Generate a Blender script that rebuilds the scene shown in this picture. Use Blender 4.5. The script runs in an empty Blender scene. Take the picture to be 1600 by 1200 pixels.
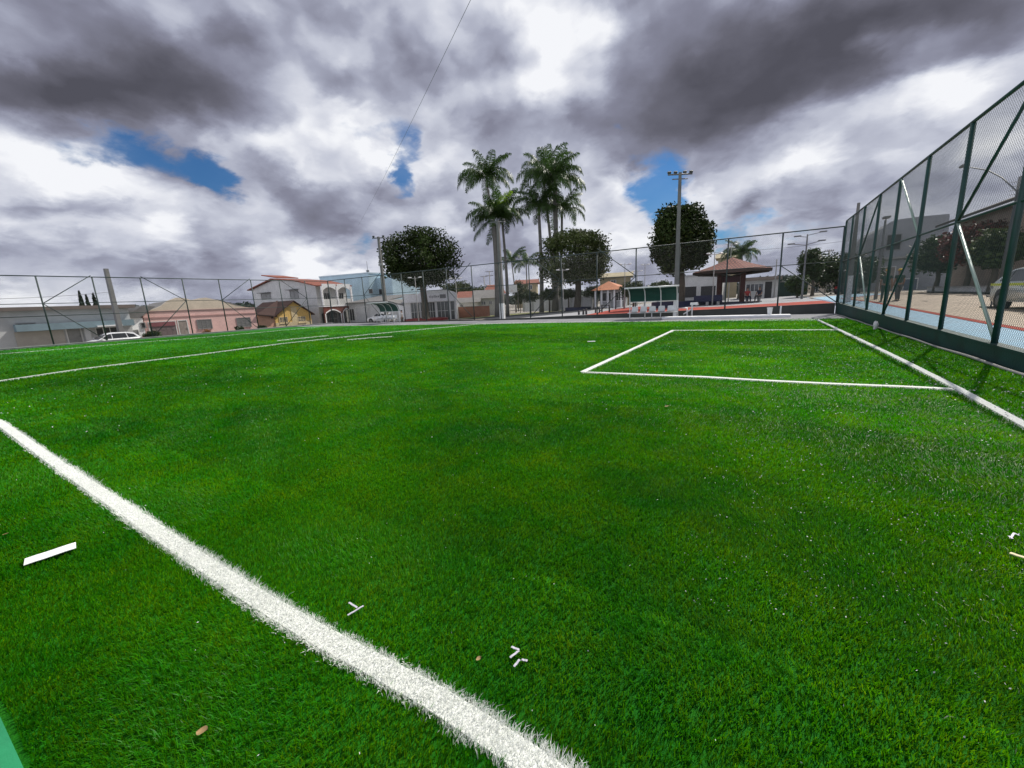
import bpy, bmesh, math, random
import numpy as np
from mathutils import Vector, Matrix
rad = math.radians
rng = random.Random(11)
nrs = np.random.RandomState(5)
scene = bpy.context.scene
COL = scene.collection

# ---------------------------------------------------------------- camera
CH = 1.6                                   # eye height of the photographer
FPX = 634.84                               # focal length in pixels of a 1600 px wide frame
FW = Vector((-0.507806, 0.837999, -0.199729))
RT = Vector((0.859197, 0.509500, -0.046787))
UP = Vector((-0.062555, 0.195365, 0.978734))
cam = bpy.data.cameras.new('camera')
cam.sensor_width = 36.0
cam.lens = FPX / 1600 * 36.0
cam.clip_start = 0.05
cam.clip_end = 3000
camo = bpy.data.objects.new('camera', cam)
COL.objects.link(camo)
camo.matrix_world = Matrix(((RT.x, UP.x, -FW.x, 0), (RT.y, UP.y, -FW.y, 0), (RT.z, UP.z, -FW.z, CH), (0, 0, 0, 1)))
scene.camera = camo


def ray(px, py):
    return FW * FPX + RT * (px - 800) + UP * (600 - py)


def gx(px, py, X):                         # point of the plane x = X seen at a survey pixel
    d = ray(px, py); t = X / d.x
    return Vector((X, d.y * t, CH + d.z * t))


def gy(px, py, Y):
    d = ray(px, py); t = Y / d.y
    return Vector((d.x * t, Y, CH + d.z * t))


def gz(px, py, z=0.0):
    d = ray(px, py); t = (z - CH) / d.z
    return Vector((d.x * t, d.y * t, z))


# ---------------------------------------------------------------- sun, sky, exposure
SUN = Vector((0.30, 0.80, 1.0)).normalized()
sun_el = math.asin(SUN.z)
sun_az = math.atan2(SUN.x, SUN.y)
sl = bpy.data.lights.new('sun', 'SUN')
sl.energy = 4.3
sl.angle = rad(0.6)
sl.color = (1.0, 0.95, 0.87)
so = bpy.data.objects.new('sun', sl)
COL.objects.link(so)
so.location = SUN * 100
so.rotation_euler = SUN.to_track_quat('Z', 'Y').to_euler()
vs = scene.view_settings
vs.view_transform = 'Standard'
vs.look = 'None'
vs.exposure = 0.35
vs.gamma = 1.0


class NT:
    """tiny helper to lay node graphs"""
    def __init__(self, tree):
        self.t = tree; self.n = tree.nodes; self.l = tree.links

    def node(self, typ, **kw):
        n = self.n.new(typ)
        for k, v in kw.items():
            setattr(n, k, v)
        return n

    def put(self, sock, v):
        if isinstance(v, bpy.types.NodeSocket):
            self.l.new(v, sock)
        elif isinstance(v, bpy.types.Node):
            self.l.new(v.outputs[0], sock)
        elif v is not None:
            sock.default_value = v

    def math(self, op, a, b=None, c=None, clamp=False):
        n = self.node('ShaderNodeMath', operation=op, use_clamp=clamp)
        self.put(n.inputs[0], a)
        if b is not None: self.put(n.inputs[1], b)
        if c is not None: self.put(n.inputs[2], c)
        return n.outputs[0]

    def vec(self, op, a, b=None, scale=None):
        n = self.node('ShaderNodeVectorMath', operation=op)
        self.put(n.inputs[0], a)
        if b is not None: self.put(n.inputs[1], b)
        if scale is not None: self.put(n.inputs['Scale'], scale)
        return n.outputs['Value'] if op in ('LENGTH', 'DOT_PRODUCT', 'DISTANCE') else n.outputs[0]

    def noise(self, vec, scale, detail=4.0, rough=0.5, dist=0.0, out='Fac', dim='3D'):
        n = self.node('ShaderNodeTexNoise', noise_dimensions=dim)
        if vec is not None: self.put(n.inputs['Vector'], vec)
        n.inputs['Scale'].default_value = scale
        n.inputs['Detail'].default_value = detail
        n.inputs['Roughness'].default_value = rough
        n.inputs['Distortion'].default_value = dist
        return n.outputs[0] if out == 'Fac' else n.outputs[1]

    def ramp(self, fac, stops, interp='LINEAR'):
        n = self.node('ShaderNodeValToRGB')
        cr = n.color_ramp; cr.interpolation = interp
        while len(cr.elements) < len(stops): cr.elements.new(0.5)
        for e, (p, c) in zip(cr.elements, stops):
            e.position = p; e.color = (c[0], c[1], c[2], 1)
        self.put(n.inputs[0], fac)
        return n.outputs[0]

    def mix(self, fac, a, b, typ='MIX'):
        n = self.node('ShaderNodeMix', data_type='RGBA', blend_type=typ)
        self.put(n.inputs[0], fac); self.put(n.inputs[6], a); self.put(n.inputs[7], b)
        return n.outputs[2]

    def maprange(self, v, a, b, c=0.0, d=1.0, smooth=True):
        n = self.node('ShaderNodeMapRange', interpolation_type='SMOOTHSTEP' if smooth else 'LINEAR')
        self.put(n.inputs[0], v)
        for i, x in zip((1, 2, 3, 4), (a, b, c, d)): n.inputs[i].default_value = x
        return n.outputs[0]


def azel(px, py):
    d = ray(px, py).normalized()
    return math.atan2(d.x, d.y), math.asin(d.z)


# cloud deck: where the big masses hang in the sky, as (survey point, half sizes, tilt, strength)
DARK = [(140, 120, 330, 95, 0, -.40), (330, 165, 190, 50, 8, -.30), (30, 130, 150, 70, 0, -.20), (1230, 85, 330, 110, -10, -.48),
        (1110, 185, 190, 70, -8, -.34), (1400, 30, 190, 55, -10, -.25), (480, 325, 95, 55, 10, -.28), (70, 322, 150, 20, 0, -.16),
        (770, 50, 100, 60, 20, -.13), (1420, 220, 130, 50, -25, -.14), (1510, 285, 110, 60, -15, -.2), (240, 420, 240, 22, 0, -.16),
        (730, 385, 110, 40, 0, -.2), (820, 240, 110, 60, 0, -.2), (1290, 330, 90, 45, -20, -.17), (560, 120, 170, 110, 0, -.06),
        (640, 300, 60, 30, 0, -.1), (960, 260, 80, 60, 0, -.06), (1000, 60, 80, 120, 0, -.10), (370, 400, 60, 30, 0, -.1),
        (1000, 385, 80, 25, 0, -.1), (1180, 260, 90, 30, -15, -.10)]
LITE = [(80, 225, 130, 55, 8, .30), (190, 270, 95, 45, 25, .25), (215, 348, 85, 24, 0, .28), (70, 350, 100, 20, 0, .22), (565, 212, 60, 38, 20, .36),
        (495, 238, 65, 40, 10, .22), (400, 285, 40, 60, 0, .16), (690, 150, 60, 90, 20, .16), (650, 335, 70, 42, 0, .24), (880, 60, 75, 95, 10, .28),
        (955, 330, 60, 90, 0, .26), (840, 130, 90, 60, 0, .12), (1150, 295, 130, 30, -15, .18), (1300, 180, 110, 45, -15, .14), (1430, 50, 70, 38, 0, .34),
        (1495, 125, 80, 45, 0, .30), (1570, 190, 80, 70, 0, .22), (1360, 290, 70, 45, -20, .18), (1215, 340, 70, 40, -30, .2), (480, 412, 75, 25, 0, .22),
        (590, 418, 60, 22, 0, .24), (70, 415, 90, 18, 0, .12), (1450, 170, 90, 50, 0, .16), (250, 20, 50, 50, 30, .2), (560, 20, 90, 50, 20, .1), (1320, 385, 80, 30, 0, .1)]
HOLE = [(240, 232, 135, 32, 8, 1.0), (345, 272, 40, 32, 0, .9), (430, 245, 80, 22, 0, .45), (582, 194, 34, 16, 0, .6), (634, 232, 26, 52, 0, .85),
        (622, 275, 22, 32, 0, .85), (590, 305, 18, 14, 0, .4), (1022, 282, 60, 58, 0, 1.0), (1052, 328, 50, 45, 0, .9), (962, 192, 22, 16, 0, .55),
        (1150, 366, 120, 28, -12, .95), (562, 384, 26, 18, 0, .5), (1015, 172, 22, 14, 0, .3), (1330, 260, 40, 20, -20, .3)]

world = bpy.data.worlds.new('World')
scene.world = world
world.use_nodes = True
world.cycles.sampling_method = 'MANUAL'
world.cycles.sample_map_resolution = 256
N = NT(world.node_tree)
N.n.clear()
tc = N.node('ShaderNodeTexCoord')
dirv = N.vec('NORMALIZE', tc.outputs['Generated'])
sep = N.node('ShaderNodeSeparateXYZ'); N.put(sep.inputs[0], dirv)
zc = N.math('MAXIMUM', sep.outputs[2], 0.0)
den = N.math('ADD', zc, 0.34)
q = N.node('ShaderNodeCombineXYZ')
N.put(q.inputs[0], N.math('DIVIDE', sep.outputs[0], den))
N.put(q.inputs[1], N.math('DIVIDE', sep.outputs[1], den))
az = N.math('ARCTAN2', sep.outputs[0], sep.outputs[1])
el = N.math('ARCSINE', sep.outputs[2])
w1 = N.vec('SUBTRACT', N.noise(q.outputs[0], 2.2, 2, .5, 0, 'Color'), (.5, .5, .5))
w2 = N.vec('SUBTRACT', N.noise(q.outputs[0], 8, 5, .58, 0.2, 'Color'), (.5, .5, .5))
warp = N.vec('ADD', N.vec('SCALE', w1, scale=.18), N.vec('SCALE', w2, scale=.10))
warp = N.vec('MULTIPLY', warp, (1.0, .62, 0.0))
pe = N.node('ShaderNodeCombineXYZ'); N.put(pe.inputs[0], az); N.put(pe.inputs[1], el)
pw = N.vec('ADD', pe.outputs[0], warp)


def blobs(lst):
    tot = None
    for (px, py, rx, ry, rot, amp) in lst:
        a0, e0 = azel(px, py)
        a1, e1 = azel(px + 8, py); a2, e2 = azel(px, py - 8)
        sa = math.hypot((a1 - a0) * math.cos(0), (e1 - e0)) / 8 * rx * 1.55
        se = math.hypot((a2 - a0), (e2 - e0)) / 8 * ry * 1.55
        m = N.node('ShaderNodeMapping', vector_type='TEXTURE')
        N.put(m.inputs[0], pw)
        m.inputs['Location'].default_value = (a0, e0, 0)
        m.inputs['Rotation'].default_value = (0, 0, math.atan2(e1 - e0, a1 - a0) - rad(rot))
        m.inputs['Scale'].default_value = (sa, se, 1)
        g = N.node('ShaderNodeTexGradient', gradient_type='SPHERICAL'); N.put(g.inputs[0], m.outputs[0])
        s = N.maprange(g.outputs[1], 0, 1)
        tot = N.math('MULTIPLY', s, amp) if tot is None else N.math('MULTIPLY_ADD', s, amp, tot)
    return tot


nA = N.noise(q.outputs[0], 2.6, 8, .53, .2)
off = N.vec('ADD', q.outputs[0], (0.03, 0.09, 0))
nB = N.noise(off, 2.6, 4, .53, .2)
embo = N.math('SUBTRACT', nA, nB)
nC = N.noise(q.outputs[0], 9.0, 7, .56, .2)
# billowing heads of the cumulus: fractal cells in the dome's own angles, lit from the sun's side
pp = N.vec('ADD', N.vec('MULTIPLY', pe.outputs[0], (1.0, 1.45, 0)), N.vec('SCALE', w2, scale=.09))


def puffs(v):
    n = N.node('ShaderNodeTexVoronoi', voronoi_dimensions='2D', feature='SMOOTH_F1', normalize=True)
    N.put(n.inputs['Vector'], v)
    for k, x in (('Scale', 3.3), ('Detail', 2.6), ('Roughness', .46), ('Lacunarity', 2.3), ('Smoothness', .8)): n.inputs[k].default_value = x
    return n.outputs['Distance']


vA = puffs(pp)
vB = puffs(N.vec('ADD', pp, (0.022, 0.06, 0)))
puff = N.math('SUBTRACT', vB, vA)
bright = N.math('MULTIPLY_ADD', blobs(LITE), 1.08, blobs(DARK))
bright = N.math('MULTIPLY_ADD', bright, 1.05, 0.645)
bright = N.math('MULTIPLY_ADD', N.math('SUBTRACT', nA, .5), 0.24, bright)
crisp = N.maprange(bright, .25, .70, .25, 1.0)             # flat dark bases stay smooth, lit heads billow
bright = N.math('MULTIPLY_ADD', embo, 0.25, bright)
bright = N.math('MULTIPLY_ADD', N.math('MULTIPLY', puff, crisp), 1.8, bright)
bright = N.math('MULTIPLY_ADD', N.math('SUBTRACT', .30, vA), 0.22, bright)
bright = N.math('MULTIPLY_ADD', N.math('SUBTRACT', nC, .5), 0.10, bright)
cloud = N.ramp(bright, [(0.0, (.066, .066, .084)), (.2, (.108, .108, .138)), (.38, (.185, .19, .25)), (.55, (.295, .31, .39)), (.72, (.44, .46, .535)), (.88, (.585, .60, .655)), (1.0, (.715, .725, .755))])
hole = N.math('MULTIPLY_ADD', N.math('SUBTRACT', nA, .5), 1.1, blobs(HOLE))
hole = N.math('MULTIPLY_ADD', N.math('SUBTRACT', nC, .5), .8, hole)
hole = N.math('MULTIPLY_ADD', N.math('SUBTRACT', vA, .30), .8, hole)
hole = N.maprange(hole, .36, .92, 0, .94)
sky = N.node('ShaderNodeTexSky', sky_type='NISHITA', sun_disc=False, sun_elevation=sun_el, sun_rotation=sun_az)
sky.altitude = 100; sky.air_density = 1.3; sky.dust_density = .6; sky.ozone_density = 3.0
bg1 = N.node('ShaderNodeBackground'); N.put(bg1.inputs[0], N.mix(1.0, sky.outputs[0], (.26, .58, .95, 1), 'MULTIPLY')); bg1.inputs[1].default_value = 0.06
bg2 = N.node('ShaderNodeBackground'); N.put(bg2.inputs[0], cloud); N.put(bg2.inputs[1], N.maprange(N.vec('DOT_PRODUCT', dirv, tuple(SUN)), -.12, -.55, 1.0, 3.5))   # unseen clouds opposite the sun, brightened to light the camera-facing fronts
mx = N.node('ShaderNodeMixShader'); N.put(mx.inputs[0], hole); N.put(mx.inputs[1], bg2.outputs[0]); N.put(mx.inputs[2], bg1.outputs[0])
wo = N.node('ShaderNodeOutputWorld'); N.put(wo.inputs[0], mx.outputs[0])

# ---------------------------------------------------------------- materials
MATS = {}


def mat(name, col, rough=.7, var=.25, scale=6.0, bump=0.0, bscale=40.0, metal=0.0, spec=.4, col2=None, trans=0.0, attr=False):
    """procedural paint / masonry / metal: two noise octaves of colour variation plus fine bump"""
    if name in MATS: return MATS[name]
    m = bpy.data.materials.new(name); m.use_nodes = True
    T = NT(m.node_tree); T.n.clear()
    geo = T.node('ShaderNodeNewGeometry')
    bs = T.node('ShaderNodeBsdfPrincipled')
    out = T.node('ShaderNodeOutputMaterial')
    n1 = T.noise(geo.outputs['Position'], scale, 6, .6)
    n2 = T.noise(geo.outputs['Position'], scale * .13, 3, .5)
    f = T.math('ADD', T.math('MULTIPLY', n1, .6), T.math('MULTIPLY', n2, .4))
    f = T.maprange(f, .3, .7)
    c2 = col2 or tuple(c * (1 - var) for c in col)
    c = T.mix(f, (*c2, 1), (*col, 1))
    if attr:
        at = T.node('ShaderNodeAttribute', attribute_name='shade')
        c = T.mix(1.0, c, at.outputs['Color'], 'MULTIPLY')
    T.put(bs.inputs['Base Color'], c)
    T.put(bs.inputs['Roughness'], T.maprange(n1, 0, 1, max(.05, rough - .12), min(1, rough + .12), False))
    bs.inputs['Metallic'].default_value = metal
    bs.inputs['Specular IOR Level'].default_value = spec
    if bump:
        b = T.node('ShaderNodeBump'); b.inputs['Strength'].default_value = bump; b.inputs['Distance'].default_value = .02
        T.put(b.inputs['Height'], T.noise(geo.outputs['Position'], bscale, 5, .6)); T.put(bs.inputs['Normal'], b.outputs[0])
    if trans:
        tr = T.node('ShaderNodeBsdfTranslucent'); T.put(tr.inputs[0], c)
        mxs = T.node('ShaderNodeMixShader'); mxs.inputs[0].default_value = trans
        T.put(mxs.inputs[1], bs.outputs[0]); T.put(mxs.inputs[2], tr.outputs[0]); T.put(out.inputs[0], mxs.outputs[0])
    else:
        T.put(out.inputs[0], bs.outputs[0])
    MATS[name] = m
    return m


def tiles(name, c1, c2, mortar, sx, sy, axis='XY', rough=.8, offset=.5, msize=.04, bump=.4):
    """bricks, roof tiles, paving: brick texture in world metres"""
    if name in MATS: return MATS[name]
    m = bpy.data.materials.new(name); m.use_nodes = True
    T = NT(m.node_tree); bs = T.n['Principled BSDF']
    geo = T.node('ShaderNodeNewGeometry'); sp = T.node('ShaderNodeSeparateXYZ'); T.put(sp.inputs[0], geo.outputs['Position'])
    cb = T.node('ShaderNodeCombineXYZ'); ax = {'X': 0, 'Y': 1, 'Z': 2}
    if axis == 'HZ':                                                  # any upright wall
        T.put(cb.inputs[0], T.math('ADD', sp.outputs[0], sp.outputs[1])); T.put(cb.inputs[1], sp.outputs[2])
    else:
        T.put(cb.inputs[0], sp.outputs[ax[axis[0]]]); T.put(cb.inputs[1], sp.outputs[ax[axis[1]]])
    br = T.node('ShaderNodeTexBrick', offset=offset); T.put(br.inputs['Vector'], cb.outputs[0])
    br.inputs['Color1'].default_value = (*c1, 1); br.inputs['Color2'].default_value = (*c2, 1); br.inputs['Mortar'].default_value = (*mortar, 1)
    br.inputs['Scale'].default_value = 1; br.inputs['Brick Width'].default_value = sx; br.inputs['Row Height'].default_value = sy
    br.inputs['Mortar Size'].default_value = msize * sy; br.inputs['Bias'].default_value = 0
    nz = T.noise(geo.outputs['Position'], 1.7, 6, .65)
    c = T.mix(T.maprange(nz, .25, .75, 0, .55), br.outputs[0], tuple(x * .55 for x in c1) + (1,))
    T.put(bs.inputs['Base Color'], c); bs.inputs['Roughness'].default_value = rough; bs.inputs['Specular IOR Level'].default_value = .25
    b = T.node('ShaderNodeBump'); b.inputs['Strength'].default_value = bump; b.inputs['Distance'].default_value = .02
    T.put(b.inputs['Height'], T.math('SUBTRACT', T.math('MULTIPLY', nz, .5), br.outputs['Fac'])); T.put(bs.inputs['Normal'], b.outputs[0])
    MATS[name] = m
    return m


def glass(name, col=(.03, .035, .04), rough=.12):
    return mat(name, col, rough, .3, 1.5, spec=.6)


# ---------------------------------------------------------------- mesh helpers
class MB:
    def __init__(s): s.v = []; s.f = []; s.smooth = []

    def add(s, vs, fs, smooth=False):
        b = len(s.v); s.v += [tuple(v) for v in vs]; s.f += [tuple(b + i for i in f) for f in fs]; s.smooth += [smooth] * len(fs)
        return s

    def box(s, x0, x1, y0, y1, z0, z1, M=None):
        vs = [Vector((x, y, z)) for x in (x0, x1) for y in (y0, y1) for z in (z0, z1)]
        if M is not None: vs = [M @ v for v in vs]
        return s.add(vs, [(0, 1, 3, 2), (4, 6, 7, 5), (0, 4, 5, 1), (2, 3, 7, 6), (0, 2, 6, 4), (1, 5, 7, 3)])

    def bevbox(s, x0, x1, y0, y1, z0, z1, b=.02, M=None):
        bm = bmesh.new(); bmesh.ops.create_cube(bm, size=1)
        for v in bm.verts: v.co = Vector(((x0 + x1) / 2 + v.co.x * (x1 - x0), (y0 + y1) / 2 + v.co.y * (y1 - y0), (z0 + z1) / 2 + v.co.z * (z1 - z0)))
        bmesh.ops.bevel(bm, geom=bm.edges[:], offset=b, segments=2, affect='EDGES', profile=.6)
        return s.bm(bm, M)

    def bm(s, bm, M=None, smooth=False):
        bm.verts.index_update()
        s.add([(M @ v.co) if M is not None else v.co.copy() for v in bm.verts], [[v.index for v in f.verts] for f in bm.faces], smooth); bm.free()
        return s

    def tube(s, pts, r, n=8, cap=True, up=None):
        pts = [Vector(p) for p in pts]; rs = r if isinstance(r, (list, tuple)) else [r] * len(pts)
        rings = []; prev = None
        for i, p in enumerate(pts):
            t = (pts[min(i + 1, len(pts) - 1)] - pts[max(i - 1, 0)]).normalized()
            a = prev if prev is not None else (up or (Vector((0, 0, 1)) if abs(t.z) < .9 else Vector((1, 0, 0))))
            u = (a - t * a.dot(t)); u = u.normalized() if u.length > 1e-6 else t.orthogonal().normalized()
            prev = u; w = t.cross(u)
            rings.append([p + (u * math.cos(2 * math.pi * (k + .5) / n) + w * math.sin(2 * math.pi * (k + .5) / n)) * rs[i] for k in range(n)])
        vs = [v for rg in rings for v in rg]; fs = []
        for i in range(len(pts) - 1):
            for k in range(n):
                k2 = (k + 1) % n; fs.append((i * n + k, i * n + k2, (i + 1) * n + k2, (i + 1) * n + k))
        if cap: fs += [tuple(range(n - 1, -1, -1)), tuple((len(pts) - 1) * n + k for k in range(n))]
        return s.add(vs, fs, n > 5)

    def prism(s, poly, d, axis='Y', at=0.0, M=None):
        """flat polygon given in two axes pushed out by d along the third"""
        def P(a, b, c): return {'Y': (a, c, b), 'X': (c, a, b), 'Z': (a, b, c)}[axis]
        n = len(poly); vs = [Vector(P(a, b, at)) for a, b in poly] + [Vector(P(a, b, at + d)) for a, b in poly]
        if M is not None: vs = [M @ v for v in vs]
        return s.add(vs, [tuple(range(n - 1, -1, -1)), tuple(range(n, 2 * n))] + [(i, (i + 1) % n, n + (i + 1) % n, n + i) for i in range(n)])

    def blob(s, c, r, seg=10, rg=7, jit=0.0, squash=(1, 1, 1)):
        vs = []; c = Vector(c)
        for i in range(rg + 1):
            th = math.pi * i / rg
            for k in range(seg):
                ph = 2 * math.pi * k / seg; j = 1 + rng.uniform(-jit, jit)
                vs.append(c + Vector((math.sin(th) * math.cos(ph) * squash[0], math.sin(th) * math.sin(ph) * squash[1], math.cos(th) * squash[2])) * r * j)
        fs = [(i * seg + k, (i + 1) * seg + k, (i + 1) * seg + (k + 1) % seg, i * seg + (k + 1) % seg) for i in range(rg) for k in range(seg)]
        return s.add(vs, fs, True)

    def build(s, name, m, parent=None):
        me = bpy.data.meshes.new(name)
        off = root_loc(parent)
        me.from_pydata([(v[0] - off.x, v[1] - off.y, v[2] - off.z) for v in s.v], [], s.f)
        if any(s.smooth): me.polygons.foreach_set('use_smooth', s.smooth)
        bm = bmesh.new(); bm.from_mesh(me); bmesh.ops.recalc_face_normals(bm, faces=bm.faces); bm.to_mesh(me); bm.free()
        me.materials.append(m); me.update()
        o = bpy.data.objects.new(name, me); COL.objects.link(o)
        if parent is not None: o.parent = parent
        return o


def root_loc(p):
    while p is not None and p.parent is not None: p = p.parent
    return p.location.copy() if p is not None else Vector((0, 0, 0))


def np_mesh(name, V, F3, m, shade=None, parent=None, smooth=False):
    """big mesh from numpy: V (n,3), F3 (k,3) triangles, shade (n,3) colour per vertex"""
    me = bpy.data.meshes.new(name)
    off = root_loc(parent); V = V - np.array(off)
    me.vertices.add(len(V)); me.vertices.foreach_set('co', V.astype(np.float32).ravel())
    k = len(F3); me.loops.add(3 * k); me.loops.foreach_set('vertex_index', F3.astype(np.int32).ravel())
    me.polygons.add(k); me.polygons.foreach_set('loop_start', np.arange(0, 3 * k, 3, dtype=np.int32))
    me.polygons.foreach_set('loop_total', np.full(k, 3, dtype=np.int32))
    if smooth: me.polygons.foreach_set('use_smooth', np.ones(k, dtype=bool))
    me.update(calc_edges=True)
    if shade is not None:
        a = me.color_attributes.new('shade', 'FLOAT_COLOR', 'POINT')
        a.data.foreach_set('color', np.concatenate([shade, np.ones((len(shade), 1))], 1).astype(np.float32).ravel())
    me.materials.append(m)
    o = bpy.data.objects.new(name, me); COL.objects.link(o)
    if parent is not None: o.parent = parent
    return o


def tag(o, label=None, cat=None, group=None, kind=None):
    if label: o['label'] = label
    if cat: o['category'] = cat
    if group: o['group'] = group
    if kind: o['kind'] = kind
    return o


def thing(name, loc, label, cat, group=None, rz=0.0):
    o = bpy.data.objects.new(name, None); COL.objects.link(o); o.empty_display_size = .2
    o.location = loc; o.rotation_euler = (0, 0, rz)
    return tag(o, label, cat, group)


def copy_tree(o, loc=None, rz=None, label=None, parent=None):
    c = o.copy(); COL.objects.link(c)
    if parent is not None: c.parent = parent
    for ch in list(o.children): copy_tree(ch, parent=c)
    if loc is not None: c.location = loc
    if rz is not None: c.rotation_euler = (0, 0, rz)
    if label: c['label'] = label
    return c


def lerp(x, xs, ys):
    return float(np.interp(x, xs, ys))


# ---------------------------------------------------------------- ground
def wall_z(y):                              # top of the retaining wall beside the street on the right
    return .37 + .0147 * (min(max(y, -5), 31) - 11.6)


FENCE_X, FENCE_Y, LEFT_X = 4.0, 30.5, -42.5


def terr(x, y):
    if y > FENCE_Y - .1 and x < FENCE_X + .115:
        z = lerp(x, [-70, -42, -30, -20, -10.8, -2.6, 4], [-.85, -.75, -.45, -.04, .20, .38, .55])
        return z
    if x >= FENCE_X: return wall_z(y) - .04
    if y < 0: return lerp(x, [-70, -46, -40, 4], [-.85, -.8, -.1, .2])
    return -.8


M_earth = mat('dusty_concrete', (.30, .275, .24), .9, .35, .7, .3, 25)
xs_far = [-500, -200, -120, -90, -70, -60, -50, -42.65]


def grid(name, xs, ys, m, lift=0.0, zf=terr):
    V = [(x, y, zf(x, y) + lift) for y in ys for x in xs]
    n = len(xs); F = [(j * n + i, j * n + i + 1, (j + 1) * n + i + 1, (j + 1) * n + i) for j in range(len(ys) - 1) for i in range(n - 1)]
    b = MB(); b.add(V, F); o = b.build(name, m); tag(o, kind='structure'); return o


ysf = [30.62, 33, 36, 40, 45, 50, 60, 80, 120, 200, 500]
grid('ground', [-500, -200, -120, -90, -70, -60, -50, -42.65, -36, -30, -25, -20, -15, -10.8, -7, -2.6, 0, 4.11], ysf, M_earth)
grid('ground', [4.12, 6, 9, 12, 16, 30, 60, 120, 500], [-30, -5, 0, 6, 11.6, 20, 31, 40, 60, 90, 150, 500], M_earth)
grid('ground', [-500, -200, -100, -60, -42.65], [-30, 0, 10, 20, 30.62], M_earth)
grid('ground', [-42.65, -30, -10, 4.12], [-30, -5, -.13], M_earth)


def sheet(name, poly, m, lift, step=3.0):
    """paved area that follows the ground"""
    bm = bmesh.new(); vs = [bm.verts.new((x, y, 0)) for x, y in poly]; bm.faces.new(vs)
    bmesh.ops.triangulate(bm, faces=bm.faces[:])
    for x in (-70, -42, -30, -20, -10.8, -2.6, 4.11):
        bmesh.ops.bisect_plane(bm, geom=bm.verts[:] + bm.edges[:] + bm.faces[:], plane_co=(x, 0, 0), plane_no=(1, 0, 0))
    for y in (-5, 31):
        bmesh.ops.bisect_plane(bm, geom=bm.verts[:] + bm.edges[:] + bm.faces[:], plane_co=(0, y, 0), plane_no=(0, 1, 0))
    for v in bm.verts: v.co.z = terr(v.co.x, v.co.y) + lift
    o = MB().bm(bm).build(name, m); tag(o, kind='structure'); return o


M_asph = mat('asphalt', (.050, .054, .062), .95, .3, 3, .4, 60, spec=.08)
M_red = mat('red_painted_paving', (.36, .07, .05), .9, .35, 1.2, .15, 50, spec=.12)
M_blue = mat('blue_painted_paving', (.20, .36, .48), .75, .25, 2.0, .15, 50)
M_grey = mat('pale_concrete', (.33, .335, .35), .9, .3, 1.2, .2, 40, spec=.12)
M_beige = tiles('beige_paving_blocks', (.47, .39, .30), (.40, .33, .255), (.26, .22, .18), .42, .21, 'XY', .85, .5, .07)
M_dry = mat('dry_grass', (.19, .20, .06), .95, .5, 3, .5, 30, col2=(.12, .13, .045))
sheet('road', [(-90, 31.4), (-20.5, 31.4), (-18.2, 40), (-17.6, 44), (-18, 60), (-20, 90), (-30, 90), (-25.5, 62), (-36, 47.5), (-42, 42), (-90, 40)], M_asph, .004)
sheet('grass_verge', [(-36, 48.5), (-26, 63), (-27, 72), (-46, 56)], M_dry, .012)
sheet('plaza_paving', [(-20, 31.0), (4.1, 31.0), (4.1, 75), (-16.5, 75), (-17.2, 44)], M_grey, .004)
sheet('red_paving', [(-12.2, 31.1), (4.05, 31.1), (4.1, 38.3), (-3.3, 37.3), (-7, 41), (-13, 54), (-14.5, 52), (-13.6, 42)], M_red, .009)
sheet('pavement', [(-42, 33.2), (-26.5, 31.6), (-24, 33.5), (-26, 38), (-38, 45), (-62, 47), (-62, 42)], mat('tan_pavement', (.42, .38, .30), .85, .25, 1.5, .2, 40), .10)
sheet('blue_paving', [(4.13, 4), (5.25, 4), (5.35, 40), (11, 52), (9, 58), (4.13, 46)], M_blue, .006)
sheet('red_paving', [(5.27, 4), (5.5, 4), (5.62, 39.6), (11.4, 51.5), (11.02, 52), (5.37, 40)], M_red, .010)
sheet('beige_paving', [(5.52, 4), (12.2, 4), (12.6, 48), (17, 74), (12, 74), (11.45, 51.3), (5.65, 39.6)], M_beige, .008)

# ---------------------------------------------------------------- pitch
TX0, TX1, TY0, TY1 = -42.3, 3.86, .06, 25.6
NEAR_LINE = [gz(*p) for p in [(-260, 545), (0, 662), (100, 734), (200, 801), (300, 871), (400, 937), (500, 997), (590, 1045), (675, 1092), (760, 1147), (835, 1198), (900, 1243), (1150, 1420)]]
LINES = {
    'touch_line': (NEAR_LINE, .135),
    'halfway_line': ([gz(*p) for p in [(-250, 630), (0, 597), (120, 579), (240, 564), (320, 554), (440, 538), (560, 525), (620, 519), (695, 512), (742, 507.5)]], .12),
    'goal_line': ([gz(*p) for p in [(1277, 500.6), (1300, 511.5), (1386, 553), (1412, 566), (1495, 609), (1600, 667), (1760, 757)]], .11),
    'far_goal_line': ([gz(*p) for p in [(-60, 559), (0, 554), (111, 545), (200, 537), (330, 527), (425, 518), (500, 511.5)]], .11),
    'penalty_box_line': ([gz(*p) for p in [(1488, 610.5), (1412, 606.6), (1300, 602), (1190, 596.5), (1100, 591), (1000, 587), (911, 583), (985, 548.5), (1052, 517.3), (1180, 516.8), (1308, 516.6)]], .115),
    'far_touch_line': ([gz(*p) for p in [(742, 507.2), (845, 504.6), (980, 503.2), (1060, 502.6), (1150, 501.6), (1277, 500.6)]], .10),
    'centre_mark': ([gz(435, 533), gz(474, 529), gz(512, 525.2)], .14),
    'centre_dash': ([gz(543, 532), gz(578, 529), gz(613, 526.8)], .14),
}


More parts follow.
